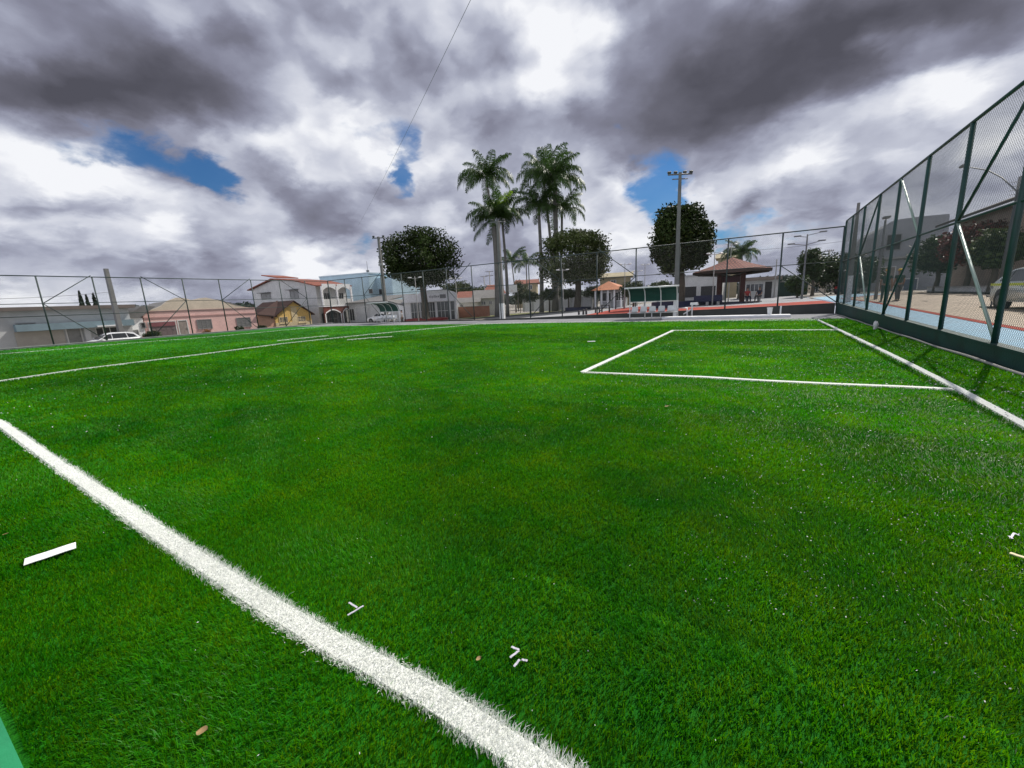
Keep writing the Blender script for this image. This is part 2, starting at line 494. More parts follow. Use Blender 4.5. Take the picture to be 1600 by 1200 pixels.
def roll_seams(T, geo, c):
    """the turf is laid in 4 m rolls: each a little lighter or darker, with a pale frayed joint"""
    sp = T.node('ShaderNodeSeparateXYZ'); T.put(sp.inputs[0], geo.outputs['Position'])
    y = T.math('DIVIDE', T.math('ADD', sp.outputs[1], 2.05), 3.9)
    fr = T.math('FRACT', y); idn = T.node('ShaderNodeTexWhiteNoise', noise_dimensions='1D'); T.put(idn.inputs['W'], T.math('FLOOR', y))
    tone = T.maprange(idn.outputs['Value'], 0, 1, .86, 1.14, False)
    wear = T.maprange(T.noise(geo.outputs['Position'], .18, 5, .65), .3, .75, .82, 1.22)
    c = T.mix(1.0, c, T.vec('SCALE', (1, 1, 1), scale=T.math('MULTIPLY', tone, wear)), 'MULTIPLY')
    edge = T.math('MULTIPLY', T.math('ABSOLUTE', T.math('SUBTRACT', fr, .5)), 2.0)
    seam = T.math('MULTIPLY', T.maprange(edge, .972, .992), T.maprange(T.noise(geo.outputs['Position'], 2.2, 4, .7), .42, .62, 0, .55))
    return T.mix(seam, c, (.045, .31, .01, 1))


def turf_mat(name, white):
    m = bpy.data.materials.new(name); m.use_nodes = True
    T = NT(m.node_tree); T.n.clear()
    geo = T.node('ShaderNodeNewGeometry'); out = T.node('ShaderNodeOutputMaterial'); bs = T.node('ShaderNodeBsdfPrincipled')
    at = T.node('ShaderNodeAttribute', attribute_name='shade')
    n = T.noise(geo.outputs['Position'], .35, 4, .6); n2 = T.noise(geo.outputs['Position'], 2.4, 4, .6)
    if white:
        c = T.mix(n2, (.90, .92, .88, 1), (.95, .96, .93, 1))
    else:
        c = T.mix(T.maprange(n, .3, .7), (.006, .160, .002, 1), (.028, .225, .002, 1))
        c = T.mix(T.maprange(n2, .35, .75, 0, .45), c, (.062, .24, .003, 1))
    if not white: c = roll_seams(T, geo, c)
    c = T.mix(1.0, c, at.outputs['Color'], 'MULTIPLY')
    T.put(bs.inputs['Base Color'], c); bs.inputs['Roughness'].default_value = .45 if not white else .6
    bs.inputs['Specular IOR Level'].default_value = .16 if not white else .1
    tr = T.node('ShaderNodeBsdfTranslucent'); T.put(tr.inputs[0], c if white else T.mix(1.0, c, (3.0, 1.5, .4, 1), 'MULTIPLY'))
    mxs = T.node('ShaderNodeMixShader'); mxs.inputs[0].default_value = .38 if white else .48
    T.put(mxs.inputs[1], bs.outputs[0]); T.put(mxs.inputs[2], tr.outputs[0]); T.put(out.inputs[0], mxs.outputs[0])
    return m


def pitch_mat():
    m = bpy.data.materials.new('turf_backing'); m.use_nodes = True
    T = NT(m.node_tree); bs = T.n['Principled BSDF']
    geo = T.node('ShaderNodeNewGeometry'); sp = T.node('ShaderNodeSeparateXYZ'); T.put(sp.inputs[0], geo.outputs['Position'])
    n = T.noise(geo.outputs['Position'], .35, 4, .6); n2 = T.noise(geo.outputs['Position'], 2.4, 4, .6)
    st = T.vec('MULTIPLY', geo.outputs['Position'], (22, 22, 1)); n3 = T.noise(st, 1.6, 8, .7)
    c = T.mix(T.maprange(n, .3, .7), (.004, .148, .002, 1), (.018, .19, .003, 1))
    c = T.mix(T.maprange(n2, .35, .75, 0, .45), c, (.035, .20, .003, 1))
    c = roll_seams(T, geo, c)
    c = T.mix(T.maprange(n3, .2, .8, 0, .6), c, (.003, .06, .002, 1))
    T.put(bs.inputs['Base Color'], c); bs.inputs['Roughness'].default_value = .7; bs.inputs['Specular IOR Level'].default_value = .15
    b = T.node('ShaderNodeBump'); b.inputs['Strength'].default_value = .8; b.inputs['Distance'].default_value = .03
    T.put(b.inputs['Height'], n3); T.put(bs.inputs['Normal'], b.outputs[0])
    return m


o = MB().box(-42.4, 3.9, -.12, 30.4, -.6, -.003).build('pitch_base', mat('rubber_crumb', (.03, .035, .03), .95, .3, 5)); tag(o, kind='structure')
o = MB().add([(TX0, TY0, .0), (TX1, TY0, .0), (TX1, TY1, .0), (TX0, TY1, .0)], [(0, 1, 2, 3)]).build('pitch', pitch_mat()); tag(o, kind='structure')
o = MB().add([(TX0, TY1, .012), (TX1, TY1, .012), (TX1, 30.38, .012), (TX0, 30.38, .012)], [(0, 1, 2, 3)]).build('apron', mat('apron_concrete', (.27, .275, .285), .9, .4, .8, .2, 40, spec=.12)); tag(o, kind='structure')
# raised pale kerb slabs on the apron below the plaza wall
o = MB().bevbox(-5.2, 1.6, 27.3, 28.2, .012, .15, .02).build('kerb_slab', mat('white_concrete', (.66, .67, .68), .7, .15, 2, .15, 40)); tag(o, kind='structure')


def seg_dist(P, poly):
    d = np.full(len(P), 1e9)
    for a, b in zip(poly[:-1], poly[1:]):
        a = np.array(a[:2]); b = np.array(b[:2]); ab = b - a
        t = np.clip(((P - a) @ ab) / (ab @ ab), 0, 1)
        d = np.minimum(d, np.linalg.norm(P - a - t[:, None] * ab, axis=1))
    return d


def make_blades(P, r, h, w, white):
    """one curved blade per root: two short segments, wide enough for its distance"""
    n = len(P)
    ang = nrs.uniform(0, 2 * np.pi, n)
    # tufts comb the same way in patches
    comb = 1.7 * np.sin(P[:, 0] * 1.9 + np.sin(P[:, 1] * 2.3) * 1.6) + 1.4 * np.sin(P[:, 1] * 2.7 + P[:, 0] * 1.1)
    lean = nrs.uniform(.15, 1.0, n) * h
    dx = np.cos(ang) * .75 + np.cos(comb) * .55; dy = np.sin(ang) * .75 + np.sin(comb) * .55
    face = nrs.uniform(0, np.pi, n); wx = np.cos(face) * w; wy = np.sin(face) * w
    base = np.stack([P[:, 0], P[:, 1], np.zeros(n)], 1)
    mid = base + np.stack([dx * lean * .35, dy * lean * .35, h * .6], 1)
    tip = base + np.stack([dx * lean, dy * lean, h * nrs.uniform(.75, 1.05, n)], 1)
    W = np.stack([wx, wy, np.zeros(n)], 1) * .5
    V = np.stack([base - W, base + W, mid - W * .85, mid + W * .85, tip], 1).reshape(-1, 3)
    i = (np.arange(n) * 5)[:, None]
    F = np.concatenate([i + [0, 1, 3], i + [0, 3, 2], i + [2, 3, 4]], 0)
    s = nrs.uniform(.55, 1.25, n)
    if white:
        s = nrs.uniform(.85, 1.05, n); c = np.stack([s, s, s], 1)
    else:
        yel = nrs.uniform(0, 1, n) ** 3
        c = np.stack([s * (1 + .9 * yel), s, s * (1 - .2 * yel)], 1)
    return V, F, np.repeat(c, 5, 0)


def scatter_turf():
    R0, RC, R1 = .9, 3.4, 43.0
    D0 = 15000.0
    th0, th1 = rad(-31.2 - 62), rad(-31.2 + 62)
    r = np.linspace(R0, R1, 4000)
    dens = D0 * np.minimum(1, (RC / r) ** 2) * np.where(r > 24, .6, 1)
    cum = np.cumsum(dens * r) * (r[1] - r[0]) * (th1 - th0)
    n = int(cum[-1])
    rr = np.interp(nrs.uniform(0, cum[-1], n), cum, r)
    th = nrs.uniform(th0, th1, n)
    P = np.stack([np.sin(th) * rr, np.cos(th) * rr], 1)
    ok = (P[:, 0] > TX0) & (P[:, 0] < TX1) & (P[:, 1] > TY0 + .02) & (P[:, 1] < TY1)
    P = P[ok]; rr = rr[ok]
    h = .036 * nrs.uniform(.7, 1.15, len(P)) * np.clip(rr / 14, 1, 1.3)
    w = .0042 * np.maximum(1, rr / RC) * nrs.uniform(.7, 1.3, len(P))
    w = np.minimum(w, .03)
    owner = np.full(len(P), -1)
    names = list(LINES)
    for k, nm in enumerate(names):
        pl, wd = LINES[nm]
        jitter = nrs.normal(0, .010, len(P))
        owner[(seg_dist(P, pl) + jitter) < wd / 2] = k
    G = turf_mat('turf_blades', False); Wm = turf_mat('white_turf_blades', True)
    k = owner < 0
    V, F, c = make_blades(P[k], rr[k], h[k], w[k], False)
    tag(np_mesh('turf_blades', V, F, G, c), kind='stuff', label='short bright green artificial grass covering the football pitch', cat='artificial grass')
    for j, nm in enumerate(names):
        k = owner == j
        pl, wd = LINES[nm]
        # extra white pile, so the line reads solid, over its own white backing ribbon
        q = []
        for a, b in zip(pl[:-1], pl[1:]):
            L = (Vector(b) - Vector(a)).length; mid = (Vector(a) + Vector(b)) / 2; rm = max(1.0, mid.length)
            m_ = int(min(60000, L * wd * 21000 * min(1, (4.5 / rm) ** 2)))
            t = nrs.uniform(0, 1, m_)[:, None]; d = (np.array(b) - np.array(a))[:2]; nn = np.array([-d[1], d[0]]) / np.linalg.norm(d)
            q.append(np.array(a)[:2] + d * t + nn * (nrs.uniform(-.5, .5, m_) * wd * (1 + .16 * np.sin(t[:, 0] * L * 41 + np.sin(t[:, 0] * L * 17) * 2)) + nrs.normal(0, .009, m_))[:, None])
        q = np.concatenate(q + [P[k]], 0); rq = np.linalg.norm(q, axis=1)
        hh = .037 * nrs.uniform(.75, 1.1, len(q)) * np.clip(rq / 12, 1, 1.4); ww = .0045 * np.maximum(1, rq / 4.5)
        V, F, c = make_blades(q, rq, hh, np.minimum(ww, .03), True)
        # backing ribbon
        pts = [np.array(p)[:2] for p in pl]; L0 = len(V); rib = []
        for i, p in enumerate(pts):
            d = pts[min(i + 1, len(pts) - 1)] - pts[max(i - 1, 0)]; nn = np.array([-d[1], d[0]]) / np.linalg.norm(d)
            if nm == 'penalty_box_line' and i in (6, 8): nn = nn * 1.3
            hw_ = .38 if nm == 'touch_line' else .46
            for sg in (-hw_, hw_): rib.append([*(p + nn * wd * sg), (.0165 if nm == 'touch_line' else .024) + min(.022, .0010 * np.linalg.norm(p))])
        rf = []
        for i in range(len(pts) - 1):
            a = L0 + 2 * i; rf += [[a, a + 1, a + 3], [a, a + 3, a + 2]]
        V = np.concatenate([V, np.array(rib)], 0); F = np.concatenate([F, np.array(rf)], 0); c = np.concatenate([c, np.ones((len(rib), 3))], 0)
        tag(np_mesh(nm, V, F, Wm, c), kind='structure')


scatter_turf()
# pale fibres by the goal line: frayed pile and painted sun glare
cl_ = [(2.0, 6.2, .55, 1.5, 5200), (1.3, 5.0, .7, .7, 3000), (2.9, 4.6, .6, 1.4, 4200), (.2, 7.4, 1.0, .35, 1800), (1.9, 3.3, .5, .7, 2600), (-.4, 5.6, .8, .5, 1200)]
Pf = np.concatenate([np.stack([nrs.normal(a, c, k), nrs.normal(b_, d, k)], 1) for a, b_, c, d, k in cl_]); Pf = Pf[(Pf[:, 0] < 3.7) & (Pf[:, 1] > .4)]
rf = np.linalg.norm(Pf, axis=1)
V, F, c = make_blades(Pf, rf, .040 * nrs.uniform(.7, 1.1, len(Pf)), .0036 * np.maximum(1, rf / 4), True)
tag(np_mesh('frayed_glare_fibres', V, F, mat('frayed_glare_fibre', (.62, .66, .46), .5, .4, 3.0, attr=True, col2=(.26, .38, .12)), c), kind='stuff', label='pale frayed turf fibres imitating sun glare in worn patches beside the goal line', cat='worn turf')

# ---------------------------------------------------------------- walls round the pitch
M_gwall = mat('dark_green_wall_paint', (.008, .055, .046), .6, .65, 2.0, .25, 30)
M_gpost = mat('green_post_paint', (.012, .058, .050), .5, .45, 3.0)
M_gpost2 = mat('weathered_post_paint', (.035, .058, .056), .6, .45, 3.0)
M_gpale = mat('pale_green_brace_paint', (.30, .40, .34), .35, .25, 6.0, spec=.6)
M_wire = mat('pvc_coated_wire', (.025, .050, .045), .5, .2, 5.0)
M_wall_far = mat('weathered_dark_wall', (.075, .082, .075), .85, .5, 1.1, .3, 25)


def strip_wall(name, pts, thick, tops, z0, m, label, side, cat='low wall'):
    """wall along a polyline with a sloping top; side = normal towards which it grows"""
    root = thing(name, (pts[0][0], pts[0][1], 0), label, cat)
    b = MB(); n = len(pts); V = []
    for (x, y), t in zip(pts, tops):
        V += [(x, y, z0), (x, y, t), (x + side[0] * thick, y + side[1] * thick, t), (x + side[0] * thick, y + side[1] * thick, z0)]
    F = [(0, 1, 2, 3), (4 * n - 1, 4 * n - 2, 4 * n - 3, 4 * n - 4)]
    for i in range(n - 1):
        for k in range(4): F.append((4 * i + k, 4 * i + (k + 1) % 4, 4 * i + 4 + (k + 1) % 4, 4 * i + 4 + k))
    b.add(V, F); b.build('wall_body', m, root)
    b = MB(); V = []
    for (x, y), t in zip(pts, tops):
        ax, ay = x - side[0] * .02, y - side[1] * .02; bx, by = x + side[0] * (thick + .02), y + side[1] * (thick + .02)
        V += [(ax, ay, t + .003), (ax, ay, t + .043), (bx, by, t + .043), (bx, by, t + .003)]
    b.add(V, F); b.build('coping', m, root)
    return root


ry = [-.1, 6, 11.6, 17, 23, 29, 30.5]
strip_wall('low_wall', [(3.92, y) for y in ry], .16, [wall_z(y) - .05 for y in ry], -.3, M_gwall, 'dark green low wall carrying the tall fence beside the blue street path', (1, 0))
fx = [-42.4, -30, -20, -16, -10.8, -7, -2.6, 0, 3.88]
ftop = lambda x: lerp(x, [-42.4, -20, -16, -10.8, -2.6, 4], [.10, .12, .18, .29, .45, .62])
strip_wall('low_wall', [(x, 30.44) for x in fx], .16, [ftop(x) - .05 for x in fx], -.3, M_wall_far, 'weathered dark low wall under the far fence in front of the red paving', (0, 1))
strip_wall('low_wall', [(LEFT_X - .08, y) for y in (-.1, 10, 20, 30.6)], .16, [.08] * 4, -.3, mat('pale_kerb', (.38, .39, .38), .8, .3, 1.5), 'low pale kerb wall under the fence facing the pink house', (1, 0))
strip_wall('low_wall', [(x, -.12) for x in (-42.3, -20, -5, 3.9)], .152, [.04, .1, .2, .2], -.3, mat('bright_green_wall_paint', (.02, .27, .11), .5, .3, 3.0, .2, 30), 'bright green low wall at the photographer\'s feet', (0, 1))
# irrigation pipe lying along the green wall
b = MB(); b.tube([(3.80, y, .035 + .01 * math.sin(y * 1.7)) for y in np.arange(.5, 30, .5)], .028, 8)
tag(b.build('irrigation_pipe', mat('grey_pvc', (.30, .29, .27), .45, .3, 4)), 'thin grey plastic pipe lying along the foot of the dark green wall', 'pipe')


# ---------------------------------------------------------------- fences
def chain_link(A, B, z0a, z0b, z1, pitch, wr, parent):
    """two sets of crossing wires in the plane from A to B"""
    A = Vector(A); B = Vector(B); L = (B - A).length; u = (B - A) / L; nrm = Vector((-u.y, u.x))
    Vs = []; Fs = []
    def wire(s0, h0, s1, h1, off):
        if s1 - s0 < .02: return
        p = A + u * s0 + nrm * off; q_ = A + u * s1 + nrm * off
        p = Vector((p.x, p.y, h0)); q_ = Vector((q_.x, q_.y, h1)); t = (q_ - p).normalized()
        n1 = Vector((nrm.x, nrm.y, 0)); n2 = t.cross(n1)
        i = len(Vs)
        for P_ in (p, q_):
            for k in range(3): Vs.append(P_ + (n1 * math.cos(k * 2.0944) + n2 * math.sin(k * 2.0944)) * wr)
        for k in range(3):
            k2 = (k + 1) % 3; Fs.append((i + k, i + k2, i + 3 + k2)); Fs.append((i + k, i + 3 + k2, i + 3 + k))
    H = z1 - min(z0a, z0b); zb = min(z0a, z0b); st = pitch * 1.414
    k = -H
    while k < L:
        # rising wires start (s=k, zb)
        zg = lambda s: z0a + (z0b - z0a) * s / L
        s0 = max(0, k); s1 = min(L, k + H)
        lo = max(s0, s0 if zb + s0 - k >= zg(s0) else s0 + zg(s0) - (zb + s0 - k))
        wire(lo, zb + lo - k, s1, zb + s1 - k, wr)
        s0b, s1b = max(0, k), min(L, k + H)
        hi = s1b
        if z1 - (s1b - k) < zg(s1b): hi = s1b - (zg(s1b) - (z1 - (s1b - k)))
        wire(s0b, z1 - (s0b - k), hi, z1 - (hi - k), -wr)
        k += st
    V = np.array([tuple(v) for v in Vs]); return np_mesh('wire_mesh', V, np.array(Fs), M_wire, None, parent)


def fence(A, B, n, zb, z1, zmid, label, braces, pipe=.05, pitch=.06, wr=.0022, skip=(), at=None, pm=None):
    pm = pm or M_gpost
    A = Vector(A); B = Vector(B); L = (B - A).length; u = (B - A) / L
    root = thing('sports_fence', (A.x, A.y, 0), label, 'fence')
    S = lambda i: at[i] if at else L * i / n
    P = lambda i, z: Vector((*(A + u * S(i)), z))
    for i in range(n + 1):
        if i in skip: continue
        z0 = zb(*(A + u * S(i)))
        MB().tube([P(i, z0 - .15), P(i, z1 - pipe * .6)], pipe, 12).build('post', pm, root)
    MB().tube([P(0, z1), P(n, z1)], pipe * .8, 10).build('top_rail', pm, root)
    for zm in zmid:
        MB().tube([P(0, zm), P(n, zm)], pipe * .55, 8).build('middle_rail', pm, root)
    for (i, h0, j, h1, pale) in braces:
        z0 = zb(*(A + u * S(i))); zj = zb(*(A + u * S(j)))
        f = lambda i_, h: P(i_, (zb(*(A + u * S(i_))) + .05) if h == 0 else h)
        a = f(i, h0); b_ = f(j, h1); d = (b_ - a).normalized()
        MB().tube([a + d * .06, b_ - d * .06], pipe * .62, 10).build('brace', M_gpale if pale else pm, root)
    chain_link(A, B, zb(*A), zb(*B), z1, pitch, wr, root)
    return root


Z1 = 5.14
ZM = 2.95
# right fence: post k stands at y = 11.55 + 2.83 k
ys = lambda k: 11.57 + 2.83 * k
br = [(4, ZM, 5, Z1, 0), (4, ZM, 5, 0, 1), (7, 0, 8, ZM, 0), (6, Z1, 5, ZM, 0)]
# posts counted from the near end (index 0 at y = .25)
I = lambda k: k + 4
rb = [(I(0), Z1, I(1), ZM, 0), (I(1), ZM, I(0), 0, 1), (I(3), Z1, I(2), ZM, 1), (I(2), ZM, I(3), 0, 0),
      (I(4), Z1, I(5), ZM, 0), (I(5), ZM, I(4), 0, 1), (I(-3), Z1, I(-2), ZM, 0), (I(-2), ZM, I(-3), 0, 0)]
fence((FENCE_X, ys(-4)), (FENCE_X, 30.5), 11, lambda x, y: wall_z(y) - .02, Z1, [ZM], 'tall green chain link fence on the dark green wall along the street', rb, pitch=.05, wr=.0025, at=[2.83 * i for i in range(11)] + [30.5 - ys(-4)])
FB = [(0, ZM, 1, Z1, 0), (0, ZM, 1, 0, 0)]
fb = [(2, ZM, 1, Z1, 0), (2, ZM, 1, 0, 0)]
# far fence, posts from the right hand corner towards the left
fbr = []
for i in (0, 4, 8, 12, 15): fbr += [(i, Z1 - .2, i + 1, ZM, 0), (i + 1, ZM, i, 0, 0)] if i % 8 else [(i + 1, ZM, i, Z1 - .2, 0), (i + 1, ZM, i, 0, 0)]
fbr = [(0, Z1, 1, ZM, 0), (1, ZM, 0, 0, 0), (2, Z1, 1.0, ZM, 0), (4, ZM, 5, Z1, 0), (4, ZM, 5, 0, 0), (7, Z1, 6, ZM, 0), (6, ZM, 7, 0, 0),
       (9, Z1, 10, ZM, 0), (10, ZM, 9, 0, 0), (13, Z1, 14, ZM, 0), (14, ZM, 13, 0, 0)]
fbr = [b_ for b_ in fbr if b_[2] != 1.0]
fence((FENCE_X - .06, FENCE_Y), (LEFT_X + .06, FENCE_Y), 16, lambda x, y: ftop(x) - .02, 4.85, [ZM], 'tall green chain link fence behind the two team shelters', fbr, pipe=.045, pitch=.07, wr=.0019, pm=M_gpost2)
lbr = [(1, ZM, 2, Z1 - .2, 0), (1, ZM, 2, 0, 0), (3, Z1 - .2, 4, ZM, 0), (4, ZM, 3, 0, 0), (5, ZM, 6, Z1 - .2, 0), (5, ZM, 6, 0, 0), (7, Z1 - .2, 8, ZM, 0), (8, ZM, 7, 0, 0), (9, ZM, 10, Z1 - .2, 0), (9, ZM, 10, 0, 0)]
fence((LEFT_X, 30.5), (LEFT_X, -.3), 11, lambda x, y: .06, 4.8, [ZM, 2.1], 'tall green chain link fence in front of the pink and yellow houses', lbr, pipe=.045, pitch=.07, wr=.0019, pm=M_gpost2)
fence((LEFT_X + .06, -.30), (FENCE_X - .06, -.30), 16, lambda x, y: .1, 4.9, [ZM], 'tall green chain link fence behind the photographer', [], pipe=.05, pitch=.1, wr=.002)

# ---------------------------------------------------------------- trees
M_bark = mat('bark', (.10, .085, .065), .9, .5, 5, .6, 20)
M_palmbark = mat('palm_bark', (.17, .165, .145), .85, .35, 2.0, .4, 14)
M_leaf = mat('broad_leaves', (.034, .056, .014), .6, .6, .5, trans=.18, attr=True, spec=.15)
M_leaf2 = mat('grey_green_leaves', (.055, .078, .024), .6, .55, .5, trans=.22, attr=True, spec=.18)
M_hedge = mat('clipped_leaves', (.035, .065, .014), .5, .5, 1.2, trans=.15, attr=True)
M_frond = mat('palm_leaflets', (.050, .105, .020), .45, .5, 1.0, trans=.38, attr=True, spec=.4)
M_frond_y = mat('young_palm_leaflets', (.20, .34, .02), .4, .3, 1.0, trans=.35, attr=True)
M_shaft = mat('palm_crownshaft', (.075, .13, .035), .4, .3, 2)
M_redleaf = mat('red_leaves', (.13, .024, .02), .5, .5, 1.0, trans=.15, attr=True)
M_cyp = mat('cypress_leaves', (.02, .035, .018), .7, .5, 1.0, attr=True)


def leaves(C, n, size, squash=1.0, droop=.0):
    """n small folded leaf quads round the given centres (array n,3)"""
    n = len(C)
    a = nrs.normal(0, 1, (n, 3)); a[:, 2] *= .8; a[:, 2] -= droop; a /= np.linalg.norm(a, axis=1)[:, None]
    b = nrs.normal(0, 1, (n, 3)); b -= a * (a * b).sum(1)[:, None]; b /= np.linalg.norm(b, axis=1)[:, None]
    s = (size * nrs.uniform(.6, 1.3, n))[:, None]
    V = np.stack([C - a * s * .5, C + b * s * .28, C + a * s * .5, C - b * s * .28], 1).reshape(-1, 3)
    i = (np.arange(n) * 4)[:, None]
    F = np.concatenate([i + [0, 1, 2], i + [0, 2, 3]], 0)
    sh = nrs.uniform(.7, 1.25, n); w = nrs.uniform(.85, 1.15, n)
    c = np.repeat(np.stack([sh * w, sh, sh * w * .9], 1), 4, 0)
    return V, F, c


def crown_points(c, R, nclump, per, cr, seed, shell=.62, flat=0.0):
    rs = np.random.RandomState(seed); out = []; tones = []
    lump = rs.normal(0, 1, (9, 3)); lump /= np.linalg.norm(lump, axis=1)[:, None]; amp = rs.uniform(-.38, .24, 9)
    for _ in range(nclump):
        d = rs.normal(0, 1, 3); d /= np.linalg.norm(d)
        k = 1 + sum(am * max(0, d @ l) ** 3 for am, l in zip(amp, lump))
        r = rs.uniform(shell ** 3, 1) ** (1 / 3) * k
        if flat and d[2] < -flat: d[2] = -flat
        p = np.array(c) + d * r * np.array(R)
        m = int(per * rs.uniform(.5, 1.4)); tones.append(np.full(m, rs.uniform(.6, 1.55)))
        out.append(p + np.clip(rs.normal(0, 1, (m, 3)), -1.5, 1.5) * cr * rs.uniform(.7, 1.25) * np.array([1, 1, .75]))
    crown_points.tone = np.repeat(np.concatenate(tones), 4)[:, None]           # light and dark leaf clumps
    return np.concatenate(out, 0)


def broad_tree(base, crown_c, R, label, group=None, m=M_leaf, nclump=150, per=95, leaf=.36, cr=.52, trunk_r=.42, seed=1, name='broadleaf_tree', limbs=7):
    base = Vector(base); cc = Vector(crown_c)
    root = thing(name, base, label, 'tree', group)
    tb = MB(); rs = random.Random(seed); h0 = cc.z - R[2] * .72
    fork = Vector((base.x * .7 + cc.x * .3, base.y * .7 + cc.y * .3, max(h0, base.z + .5)))
    tb.tube([base - Vector((0, 0, .3)), base + Vector((0, 0, .15)), base + Vector((0, 0, .6)), (base + fork) / 2 + Vector((.06, .03, .1)), fork], [trunk_r * 1.7, trunk_r * 1.35, trunk_r * 1.05, trunk_r * .9, trunk_r * .8], 10)
    for i in range(limbs):
        a = i * 2.4 + rs.uniform(-.3, .3); e = cc + Vector((math.cos(a) * R[0] * .6, math.sin(a) * R[1] * .6, rs.uniform(-.2, .5) * R[2]))
        mid = fork.lerp(e, .45) + Vector((0, 0, .2 * R[2] * rs.uniform(-.4, .6)))
        tb.tube([fork - Vector((0, 0, .2)), mid, e], [trunk_r * .55, trunk_r * .3, trunk_r * .07], 6)
    tb.build('trunk', M_bark, root)
    P = crown_points(cc, R, nclump, per, cr, seed)
    V, F, c = leaves(P, len(P), leaf); c = c * crown_points.tone
    np_mesh('crown', V, F, m, c, root)
    return root


# three big round trees of the square
t1 = gz(665, 495, -.3); Y1 = 44.0
b1 = gy(665, 493, Y1); c1 = gy(655, 408, Y1)
e1 = (gy(708, 418, Y1) - gy(602, 418, Y1)).length / 2; h1 = (gy(656, 350, Y1) - gy(656, 460, Y1)).length / 2
broad_tree((b1.x, Y1, terr(b1.x, Y1)), c1, (e1 * .74, e1 * .74, h1 * .86), 'big round dark tree with a thick trunk in the red planter', 'round trees of the square', nclump=170, per=130, cr=.66, seed=3, trunk_r=.5)
Y2 = 58.0
b2 = gy(902, 474, Y2); c2 = gy(908, 399, Y2)
e2 = (gy(958, 404, Y2) - gy(855, 404, Y2)).length / 2; h2 = (gy(907, 352, Y2) - gy(907, 450, Y2)).length / 2
broad_tree((b2.x, Y2, terr(b2.x, Y2)), c2, (e2 * .94, e2 * .94, h2 * 1.0), 'round greyish green tree just right of the tall palms', 'round trees of the square', m=M_leaf2, nclump=170, per=130, cr=.66, seed=5, trunk_r=.5, leaf=.36)
Y3 = 43.0
b3 = gy(1063, 470, Y3); c3 = gy(1061, 376, Y3)
e3 = (gy(1118, 384, Y3) - gy(1013, 384, Y3)).length / 2; h3 = (gy(1067, 316, Y3) - gy(1067, 436, Y3)).length / 2
broad_tree((b3.x, Y3, terr(b3.x, Y3)), c3, (e3 * .85, e3 * .85, h3 * .88), 'dense very dark tree behind the floodlight pole and blue planter', 'round trees of the square', nclump=190, per=150, seed=8, trunk_r=.4, leaf=.30, cr=.55)


# ---------------------------------------------------------------- palms
def frond_mesh(L, rise, droop, seed, nl=34, ll=.75, wid=.075):
    """feather frond along +x: rachis plus drooping leaflets both sides"""
    rs = np.random.RandomState(seed); n = 14; pts = []; p = np.array([0., 0, 0]); ang = rise
    for i in range(n + 1):
        pts.append(p.copy()); p = p + np.array([math.cos(ang), 0, math.sin(ang)]) * L / n; ang -= droop / n * (.5 + 1.1 * i / n)
    pts = np.array(pts); V = []; F = []
    def tri(a, b, c): k = len(V); V.extend([a, b, c]); F.append([k, k + 1, k + 2])
    for i in range(n):
        r0, r1 = .05 * (1 - i / n) + .012, .05 * (1 - (i + 1) / n) + .012
        for s in (-1, 1):
            tri(pts[i] + [0, s * r0, 0], pts[i + 1] + [0, s * r1, 0], pts[i] + [0, 0, r0]); tri(pts[i + 1] + [0, s * r1, 0], pts[i + 1] + [0, 0, r1], pts[i] + [0, 0, r0])
            tri(pts[i] + [0, s * r0, 0], pts[i + 1] + [0, s * r1, 0], pts[i] + [0, 0, -r0])
    for j in range(nl * 2):
        t = .10 + .9 * (j // 2) / nl; s = 1 if j % 2 else -1
        x = t * n; i = min(int(x), n - 1); q = pts[i] + (pts[i + 1] - pts[i]) * (x - i); tn = pts[i + 1] - pts[i]; tn /= np.linalg.norm(tn)
        l = ll * (math.sin(math.pi * min(1, t * .92 + .1)) * .75 + .3) * rs.uniform(.8, 1.15)
        el_ = rs.uniform(-.55, .35)
        d = np.array([tn[0] * .55, s * .85, tn[2] * .55 + el_]); d /= np.linalg.norm(d)
        e = q + d * l * .55; tip = q + d * l * .85 + np.array([0, 0, -l * rs.uniform(.35, .75)])
        wv = tn * wid * .5
        k = len(V); V.extend([q - wv * .6, q + wv * .6, e - wv, e + wv, tip]); F += [[k, k + 1, k + 3], [k, k + 3, k + 2], [k + 2, k + 3, k + 4]]
    V = np.array(V); V[:, 2] += 0
    sh = np.repeat(rs.uniform(.7, 1.25, (len(V), 1)), 3, 1)
    return V, np.array(F), sh


FR = {}


def frond_data(kind, k, sc, m):
    key = (kind, k, round(sc, 2), m.name)
    if key not in FR:
        rise, droop = {'up': (1.2, 1.3), 'mid': (.85, 2.3), 'low': (.35, 2.1), 'dead': (-.6, .8)}[kind]
        V, F, c = frond_mesh(4.6 * sc, rise, droop, 17 * k + len(kind), ll=1.05 * sc, wid=.075 * sc, nl=66)
        o_ = np_mesh('frond', V, F, m, c); FR[key] = o_.data; bpy.data.objects.remove(o_)
    return FR[key]


